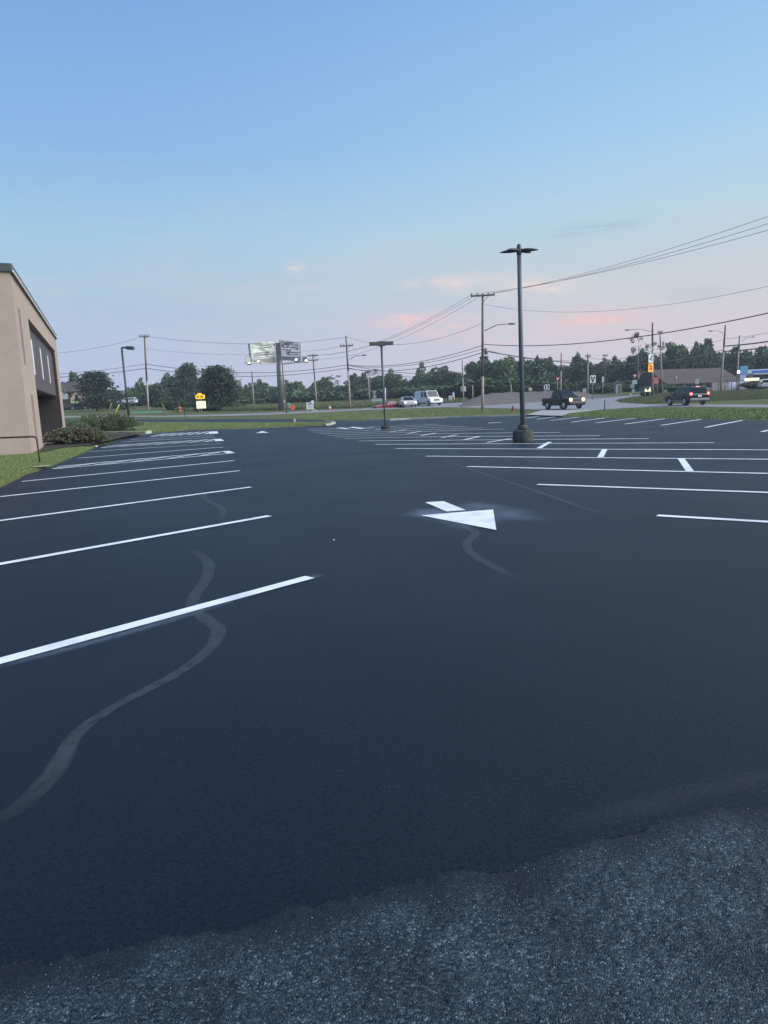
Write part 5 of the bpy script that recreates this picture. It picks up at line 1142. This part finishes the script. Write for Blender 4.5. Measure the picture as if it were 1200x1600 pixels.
# kiosk
Y = 116; o, b, s = sgn('utility_cabinet', 'white utility cabinet with a bluish dome between van and square-sign pole', 'cabinet', 705.5, 626, Y)
MB().box((0, 0, .55), (.95, .7, 1.2)).build('cabinet', M['sign_white'], o, bevel=.03); MB().box((-.2, -.36, .6), (.30, .02, .9)).build('door', M['wall_pale'], o); MB().box((.22, -.36, .6), (.30, .02, .9)).build('door', M['hydrant'], o); MB().ell((.30, 0, 1.35), (.24, .24, .36), 12, 8).build('dome', M['pale_blue'], o)
# square sign backs on the thin pole
for k, (px, lb) in enumerate(((721.6, 'left of two square sign backs on the thin pole'), (726, 'right of two square sign backs on the thin pole'))):
    Y = 111; b = BASE(724.5, 628, Y); o = thing('square_sign', lb, 'sign', b, 0, 'square signs on the thin pole'); plate(o, 'sign_face', b, px, 607.4, 3.7, 8, Y, M['sign_back'], .05, rz=R(12 if k else -12)); MB().box(AT(px, 607.4, Y)-b+np.array([0, .02, 0]), (.36, .05, .06)).build('bracket', M['grey_steel'], o)
for px, top, base, Y, m, lb in ((738.6, 603, 625.5, 108, 'post_tan', 'pale tan post at the left end of the stone embankment'), (798.5, 601.5, 611, 112, 'post_tan', 'short tan post on top of the embankment left of the tall lamp')):
    o, b, s = sgn('marker_post', lb, 'post', px, base, Y); low = AT(px, base, Y)-b; MB().tube([np.array([0, 0, min(-.2, low[2])]), AT(px, top, Y)-b], .075, 7).build('post', M[m], o); MB().lathe([(.08, 0), (.085, .06), (.04, .12)], c=AT(px, top, Y)-b, n=8).build('cap', M['grey_steel'], o)
# fire hydrant
q = GP(801.5, 646); o = thing('fire_hydrant', 'rusty orange and dark hydrant on the grass strip left of the tall lamp', 'hydrant', q); hs = AT(800, 633.5, q[1])[2]-q[2]
k = hs/.95
MB().lathe([(.17*k, -.1), (.17*k, .04*k), (.12*k, .05*k), (.12*k, .48*k), (.15*k, .5*k), (.15*k, .55*k)], n=14).build('barrel', M['hydrant'], o); MB().lathe([(.15*k, .551*k), (.14*k, .68*k), (.07*k, .80*k), (.04*k, .82*k), (.04*k, .95*k)], n=14).build('bonnet', M['plastic_black'], o)
for sx in (-1, 1): MB().tube([(0, 0, .4*k), (sx*.22*k, 0, .4*k)], .065*k, 8).build('nozzle', M['plastic_black'], o)
# chevron board on the embankment
Y = 104; o, b, s = sgn('chevron_sign', 'black and white chevron board on the embankment behind the pickup', 'sign', 854, 618, Y)
f = plate(o, 'board', b, 854, 605, 8.6, 8, Y, M['sign_white'], .05); ink(b, 854, 605, Y, [Q for x in (-3.9, .2) for Q in ([(x, -3.6), (x+2.0, -3.6), (x+3.8, 0), (x+1.8, 0)], [(x+1.8, 0), (x+3.8, 0), (x+2.0, 3.6), (x, 3.6)])], M['sign_black'], f, dy=-.14)
for px in (851.5, 856.5): MB().tube([AT(px, 620, Y)-b-np.array([0, 0, .6]), AT(px, 603, Y)-b], .04, 5).build('post', M['sign_back'], o)
Y = 104; o, b, s = sgn('small_sign', 'small cream sign on the embankment right of the tall lamp', 'sign', 828.5, 618, Y); plate(o, 'sign_face', b, 828.5, 608, 5.2, 4.4, Y, M['wall_cream'], .05); MB().tube([AT(828.5, 618, Y)-b-np.array([0, 0, .6]), AT(828.5, 607, Y)-b], .04, 5).build('post', M['sign_back'], o)
Y = 116; o, b, s = sgn('yield_sign', 'red and white yield sign low on the dark pole behind the pickup', 'sign', 871, 613, Y); f = plate(o, 'sign_face', b, 871, 592.5, 7.5, 7, Y, M['sign_red'], .05, shape='tri'); plate(o, 'sign_centre', b, 871, 592.8, 3.8, 3.6, Y, M['sign_white'], .03, dy=-.14, shape='tri', parent=f); MB().tube([np.array([0, 0, -.2]), AT(871, 590, Y)-b], .04, 5).build('post', M['sign_back'], o)
# lane control sign
Y = 96; o, b, s = sgn('lane_sign', 'white lane control sign with two black forked arrows', 'sign', 926, 634, Y)
f = plate(o, 'sign_face', b, 926, 592.3, 8.6, 11.4, Y, M['sign_white'], .06)
ink(b, 926, 592.3, Y, [[(-1.6, 4.6), (-.7, 4.6), (-.7, -1.2), (-1.2, -1.6), (-2.4, -1.6), (-1.6, 1.2)][:5], [(-3.6, -1.4), (-2.2, -4.6), (-.6, -1.6)], [(-.6, 4.6), (.8, 4.6), (2.4, -1.4), (1.0, -1.6)], [(.3, -1.2), (2.4, -4.6), (3.7, -1.0)], [(-2.6, -1.4), (-1.5, -1.4), (.2, 3), (-.8, 4)]], M['sign_black'], f, dy=-.145)
MB().tube([np.array([0, 0, -.2]), AT(926, 588, Y)-b], .05, 6).build('post', M['grey_steel'], o)
q = GP(944.8, 641.5); o = thing('delineator_post', 'slim brown-red delineator post on the grass edge right of the pickup', 'post', q); hp = AT(944.8, 625, q[1])[2]-q[2]
MB().tube([(0, 0, -.1), (0, 0, hp)], .045, 8).build('post', M['rust'], o); MB().lathe([(.05, hp*.72), (.05, hp*.86)], n=8).build('band', M['hydrant'], o)
Y = 108; o, b, s = sgn('round_sign', 'round white sign disc right of the pickup headlight', 'sign', 914, 622, Y); plate(o, 'sign_face', b, 914, 616.5, 5.2, 5.2, Y, M['sign_white'], .05, shape='disc'); plate(o, 'upper_plate', b, 913, 610, 5.6, 6.4, Y, M['sign_back'], .05); MB().tube([np.array([0, 0, -.2]), AT(913.5, 610, Y)-b], .04, 5).build('post', M['grey_steel'], o)
Y = 118; o, b, s = sgn('tree_swing_sign', 'dark-poled white sign half hidden by bushes right of the lane arrow sign', 'sign', 942, 612, Y); o.name = 'weathered_sign'; plate(o, 'sign_face', b, 942, 593, 3.4, 9, Y, M['wall_pale'], .05); MB().tube([np.array([0, 0, -.2]), AT(942, 592, Y)-b], .05, 5).build('post', M['sign_back'], o)
Y = 132; o, b, s = sgn('garden_shed', 'small blue-grey shed with a pointed roof among bushes left of the yield sign', 'shed', 965, 613, Y)
MB().box((0, 0, 1.3), (1.3, 1.6, 2.5)).build('wall', M['sign_back'], o); MB().prism([(-.85, 2.45), (.85, 2.45), (0, 3.3)], 'y', -1.0, 1.0).build('roof', M['coping'], o); MB().box((.15, -.82, 1.1), (.6, .06, 1.9)).build('door', M['panel'], o); o.scale = (.8, .8, .78)
Y = 112; o, b, s = sgn('yield_sign', 'yield sign over a pale green street name plate, left of the sign-hung pole', 'sign', 991.5, 616, Y)
f = plate(o, 'sign_face', b, 991.5, 588, 7.4, 6.4, Y, M['sign_red'], .05, shape='tri'); plate(o, 'sign_centre', b, 991.5, 587.7, 4.2, 3.4, Y, M['sign_white'], .03, dy=-.14, shape='tri', parent=f); plate(o, 'street_name_plate', b, 991.3, 597, 7.8, 6, Y, M['sign_green'], .05); MB().tube([np.array([0, 0, -.2]), AT(991.5, 586, Y)-b], .04, 5).build('post', M['grey_steel'], o)
Y = 106; o, b, s = sgn('small_sign', 'stack of pale plates on a short post below the street name plate', 'sign', 988.5, 618, Y)
for px, py, w, h in ((987.5, 602, 6, 2), (987.5, 605, 5.4, 2.2), (989, 610.5, 3.6, 5)): plate(o, 'plate', b, px, py, w, h, Y, M['sign_green'], .04)
MB().tube([np.array([0, 0, -.2]), AT(988.3, 601, Y)-b], .035, 5).build('post', M['grey_steel'], o)
o, b, s = sgn('marker_stub', 'small white stub at the kerb of the side street', 'marker', 985, 618, 108); MB().lathe([(.12, -.1), (.11, .4), (.05, .5)], n=8).build('post', M['white'], o); MB().lathe([(.12, .2), (.12, .3)], n=8).build('band', M['grey_steel'], o)
# signs on the sign-hung pole
Y = 103; b = BASE(1015.8, 618, Y); o = thing('price_sign', 'lit black and white sign hung high on the thick pole, over an orange one', 'sign', (b[0], b[1]+.3, b[2]), 0)
b = b+np.array([0, .3, 0])
f = plate(o, 'board', b, 1014.8, 560, 6.4, 11, Y, mat('lit_white_board', (.8, .8, .8), .5, emit=(1, 1, 1), estr=.35), .2, dy=-.5); ink(b, 1014.8, 560, Y, [[(-.4, -3.6), (2.6, -3.6), (2.6, -1.8), (.8, -1.2), (.8, -.4), (-.4, -.4)], [(-2.6, .2), (2.2, .6), (2.6, 2.0), (-1.4, 2.4), (-2.6, 1.6)], [(-.4, 3.2), (2.4, 3.2), (2.4, 4.2), (-.4, 4.2)]], M['sign_black'], f, dy=-.62)
plate(o, 'strip', b, 1014.8, 567, 6, 1.8, Y, M['sign_lit'], .15, dy=-.5); plate(o, 'bracket', b, 1019.5, 558.5, 4.6, 9, Y, M['grey_steel'], .1, dy=-.3)
o = thing('orange_sign', 'lit orange sign hung under the black and white sign on the thick pole', 'sign', tuple(b), 0)
f = plate(o, 'board', b, 1014.5, 575, 6.6, 12.6, Y, M['sign_orange_lit'], .2, dy=-.5); ink(b, 1014.5, 575, Y, [[(-2.4, -4.6), (-1.2, -4.8), (2.2, -.8), (1.6, .2), (-1.6, -1.6)], [(-2.6, 1.4), (.4, 0), (2.4, 1.6), (1.0, 4.4), (-.2, 2.4), (-2, 3.4)]], M['hydrant'], f, dy=-.62); plate(o, 'bracket', b, 1018.5, 575, 3, 1.2, Y, M['grey_steel'], .08, dy=-.3)
o = thing('red_sign', 'red sign with pale lettering at the foot of the sign-hung pole', 'sign', tuple(b), 0)
f = plate(o, 'board', b, 1022, 594.8, 9.2, 10.5, Y, M['sign_red'], .1, dy=-.6); ink(b, 1022, 594.8, Y, bars(((-3.2, -3.4, 3.2, 1.5), (.4, -3.4, 3.4, 1.7), (3.4, -3.2, 2.8, .8)), 9), M['wall_pale'], f, dy=-.67)
for px in (1018.6, 1025): MB().tube([AT(px, 615, Y)-b+np.array([0, -.5, -.3]), AT(px, 592, Y)-b+np.array([0, -.5, 0])], .04, 5).build('post', M['wood_pale'], o)
Y = 101; b = BASE(1013, 618, Y); o = thing('lit_letters', 'glowing cream letter shapes above the low dark bush at the sign-hung pole', 'sign', tuple(b))
c = AT(1012.5, 609.2, Y)-b; s = Y/1067; mb = MB()
for P in ([(-5, 2.5), (-4.6, -.6), (-3.4, -2.2), (-1.6, .6), (.2, 1.0), (2, -1.8), (3.4, -4.6), (3.8, -1.0), (4.4, 2.5)],): mb.prism([(x*s, -y*s) for x, y in P], 'y', -.06, .06)
mb.v = [(x+c[0], y+c[1], z+c[2]) for x, y, z in mb.v]; mb.build('letters', M['sign_lit'], o)
for px in (1008.5, 1016): MB().tube([AT(px, 619, Y)-b-np.array([0, 0, .2]), AT(px, 611, Y)-b+np.array([0, .1, 0])], .04, 5).build('leg', M['sign_back'], o)

# ------------------------------------------------------------------ buildings beyond the junction
Y = 140; A = BASE(1038, 611, Y); B = BASE(1157, 608, 146); L_ = np.linalg.norm((B-A)[:2]); rz = math.atan2(B[1]-A[1], B[0]-A[0])
o = thing('long_building', 'long low building with a deep brown shingled roof and pale walls', 'building', tuple(A), rz); ze = AT(1040, 599, Y)[2]-A[2]; zr = AT(1040, 576.5, Y+4)[2]-A[2]
MB().box((L_/2, 5, ze/2-.4), (L_-.6, 9, ze+.8)).build('wall', M['wall_pale'], o)
r_ = MB(); r_.add([(0, -.6, ze-.25), (L_, -.6, ze-.25), (L_-.3, 5, zr), (.3, 5, zr), (0, 10.6, ze-.25), (L_, 10.6, ze-.25), (0, -.6, ze-.1), (L_, -.6, ze-.1)], [(6, 7, 2, 3), (3, 2, 5, 4), (0, 1, 7, 6), (0, 6, 3, 4), (1, 5, 2, 7), (0, 4, 5, 1)]); r_.build('roof', M['roof'], o)
for i in range(5):
    x = 1.5+i*L_*.13; w = MB().box((x, .46, ze*.55), (1.5, .1, .9)).build('window', M['glass'], o); MB().box((x, .43, ze*.55+.5), (1.66, .14, .1)).build('frame', M['white'], w)
MB().box((L_*.42, .45, ze*.42), (.95, .1, ze*.8)).build('door', M['panel'], o)
MB().box((L_*.20, 1.2, ze+(zr-ze)*.36), (.22, .25, .55)).build('roof_vent', M['wall_pale'], o)
o2, b, s = sgn('post_sign', 'pale board sign on a short post before the brown-roofed building', 'sign', 1088.5, 611, 118); plate(o2, 'board', b, 1088.5, 596, 6, 8, 118, M['sign_back'], .1); MB().tube([np.array([0, 0, -.2]), AT(1088.5, 598, 118)-b], .05, 6).build('post', M['grey_steel'], o2)
# grey board fence with pale panels
Yf = 122; A = BASE(1112, 611, Yf); B = BASE(1172, 610, 126); o = thing('board_fence', 'weathered grey fence with pale bluish panels right of the brown-roofed building', 'fence', tuple(A)); nb = 18; d = (B-A)
for i in range(nb):
    q = d*(i+.5)/nb; hh = 1.55+random.uniform(-.03, .03); w = np.linalg.norm(d[:2])/nb*.94
    m = M['pale_blue'] if i in (8, 9, 10, 13, 14, 15) else M['fence']
    MB().box((q[0], q[1]+random.uniform(-.02, .02), q[2]+hh/2-.1), (w, .06, hh), rz=math.atan2(d[1], d[0])).build('panel', m, o)
for i in range(0, nb+1, 3): q = d*i/nb; MB().box((q[0], q[1]-.06, q[2]+.75), (.14, .1, 1.8)).build('post', M['fence'], o)
o, b, s = sgn('pylon_sign', 'blue pylon sign with paler lower panels left of the canopy', 'sign', 1161, 610, 127); Y = 127
plate(o, 'top_panel', b, 1161.5, 578.5, 11, 12.5, Y, M['blue_sign'], .5); plate(o, 'lower_panel', b, 1160, 590, 9, 8.5, Y, M['pale_blue'], .4); plate(o, 'lower_panel', b, 1159.5, 601, 9, 10.5, Y, M['pale_blue'], .4); MB().ell(AT(1154, 581, Y-.5)-b, (.25, .2, .3), 8, 6).build('lamp', M['lamp_flood'], o)
for px in (1156.5, 1164): MB().tube([AT(px, 612, Y)-b, AT(px, 575, Y)-b], .12, 6).build('post', M['grey_steel'], o)
Y = 132; A = AT(1168, 580.5, Y); b = BASE(1195, 608, Y); o = thing('fuel_canopy', 'flat canopy with a blue stripe and white ends at the right edge', 'canopy', tuple(b), -R(28)); s = Y/1067
c = AT(1200, 580, Y)-b
MB().box((c[0], 4, c[2]), (62*s, 8, .85)).build('canopy_deck', M['canopy_white'], o, bevel=.05); MB().box((c[0]+.3, -.06, c[2]), (50*s, .08, .52)).build('blue_stripe', M['canopy_blue'], o)
for x in (-3.2, 3.0): MB().box((c[0]+x, 3, c[2]/2-.45), (.4, .4, c[2])).build('column', M['wall_pale'], o, bevel=.02)
MB().box((c[0], 9.5, 1.5), (60*s, .3, 3.4)).build('shop_front', M['glass'], o); MB().box((c[0], 10.8, 3.5), (62*s, 2.2, .7)).build('shop_parapet', M['panel'], o)
o, b, s = sgn('bar_sign', 'warm glowing bar-shaped sign on a pole in front of the canopy', 'sign', 1174, 612, 120); Y = 120
plate(o, 'lit_bar', b, 1174, 592.8, 22, 4.4, Y, M['sign_lit'], .3); MB().tube([np.array([0, 0, -.2]), AT(1173, 583, Y)-b], .06, 6).build('post', M['grey_steel'], o); plate(o, 'upper_frame', b, 1172, 587, 9, 6, Y, M['panel'], .12)
# house at the left
Y = 165; b = BASE(110, 638, Y); o = thing('gabled_house', 'brown-roofed house with pale gables behind the junipers at far left', 'house', tuple(b)); s = Y/1067
MB().box((-.5, 4, 2.0), (7.6, 8, 4.4)).build('wall', M['wall_brown'], o)
MB().prism([(-.9, 4.1), (8.9, 4.1), (4, 6.6)], 'x', -5, 3.7).build('roof', M['roof'], o)
for x, w, z, hh, m in ((-1.7, 3.2, 3.6, 2.6, 'wall_pale'), (2.3, 3.0, 2.6, 2.2, 'wall_cream')):
    g = MB(); g.prism([(x-w/2, z-1.2), (x+w/2, z-1.2), (x+w/2, z), (x, z+hh*.75), (x-w/2, z)], 'y', -1.2, .5); gb = g.build('gable', M[m], o); MB().prism([(x-.5, z-.7), (x+.5, z-.7), (x+.4, z+.3), (x, z+.8), (x-.4, z+.3)], 'y', -1.26, -1.16).build('window', M['glass'], gb)
    for sx in (-1, 1): MB().box((x+sx*w*.27, -.4, z+hh*.40), (w*.72, 2.0, .14), ry=sx*math.atan2(hh*.75, w/2)).build('gable_roof', M['roof'], gb)
MB().box((2.2, 4, 6.6), (.6, .6, 1.4)).build('chimney', M['wall_brown'], o)
# meadow and verge grass
def blades(name, regionfn, n, h, w, m, seed):
    rs = np.random.RandomState(seed); X, Yv = regionfn(rs, n); sd = poly_sd(X, Yv, LOT); k = sd > .06; 
    rp = np.array(road_pts); k &= (poly_sd(X, Yv, rp) > .3) & (poly_sd(X, Yv, np.array(W(*DRV))) > .3); X, Yv = X[k], Yv[k]; n = len(X); Z = ground_z(X, Yv)
    a = rs.uniform(0, 2*PI, n); hh = h*rs.uniform(.5, 1.3, n); dx, dy = np.cos(a)*w, np.sin(a)*w; lx, ly = rs.normal(0, h*.35, n), rs.normal(0, h*.35, n)
    v = np.stack([np.stack([X-dx, Yv-dy, Z-.01], -1), np.stack([X+dx, Yv+dy, Z-.01], -1), np.stack([X+lx, Yv+ly, Z+hh], -1)], 1).reshape(-1, 3)
    return tag(np_mesh(name, v, np.arange(3*n).reshape(n, 3), m), kind='stuff')
def lawn_left(rs, n):
    t = rs.rand(n); ex = np.interp(8+t*22, LOT[1:7, 1], LOT[1:7, 0]); return ex-rs.uniform(0, 4.2, n)*(.4+.6*rs.rand(n)), 8+t*22
blades('lawn_grass', lawn_left, 90000, .045, .006, M['grass'], 1)
def from_px(x0, x1, y0f, y1f):
    def f(rs, n):
        px = rs.uniform(x0, x1, 1200); t = rs.rand(1200); P = np.array([GP(a, y0f(a)*(1-b)+y1f(a)*b)[:2] for a, b in zip(px, t)])
        k = rs.randint(0, 1200, n); return P[k, 0]+rs.normal(0, .55, n), P[k, 1]+rs.normal(0, .8, n)
    return f
blades('verge_grass', from_px(60, 520, lambda x: np.interp(x, [60, 236, 300, 520], [680, 676, 671, 664]), lambda x: 661.5), 42000, .07, .018, M['grass'], 2)
blades('verge_grass', from_px(480, 1210, lambda x: np.interp(x, [480, 560, 826, 905, 1000, 1210], [656, 656.5, 648.6, 650.5, 653, 657]), lambda x: np.interp(x, [480, 560, 700, 750, 830, 905, 1010, 1210], [646, 644, 638.5, 639.5, 643.5, 645, 638.5, 640])), 60000, .07, .02, M['grass'], 3)
def mead(x0, x1, ya, yb, sd_):
    def f(rs, n):
        y = ya+(yb-ya)*rs.rand(n)**1.3; px = rs.uniform(x0, x1, n); return (px-600)/1067*y/1.0, y
    return f
blades('meadow_grass', mead(285, 735, 106, 160, 0), 70000, .55, .05, M['meadow'], 4)
blades('meadow_grass', mead(960, 1230, 72, 118, 0), 45000, .16, .03, M['meadow'], 5)

# the evening air
hb = MB().box((0, 190, 10), (1060, 680, 26)); hm = bpy.data.materials.new('evening_air'); hm.use_nodes = True; ht = hm.node_tree; ht.nodes.clear()
pv = ht.nodes.new('ShaderNodeVolumePrincipled'); pv.inputs['Color'].default_value = (.80, .88, 1.0, 1); pv.inputs['Density'].default_value = .0005; pv.inputs['Anisotropy'].default_value = .0
ho = ht.nodes.new('ShaderNodeOutputMaterial'); ht.links.new(pv.outputs[0], ho.inputs['Volume']); tag(hb.build('haze', hm), kind='stuff')
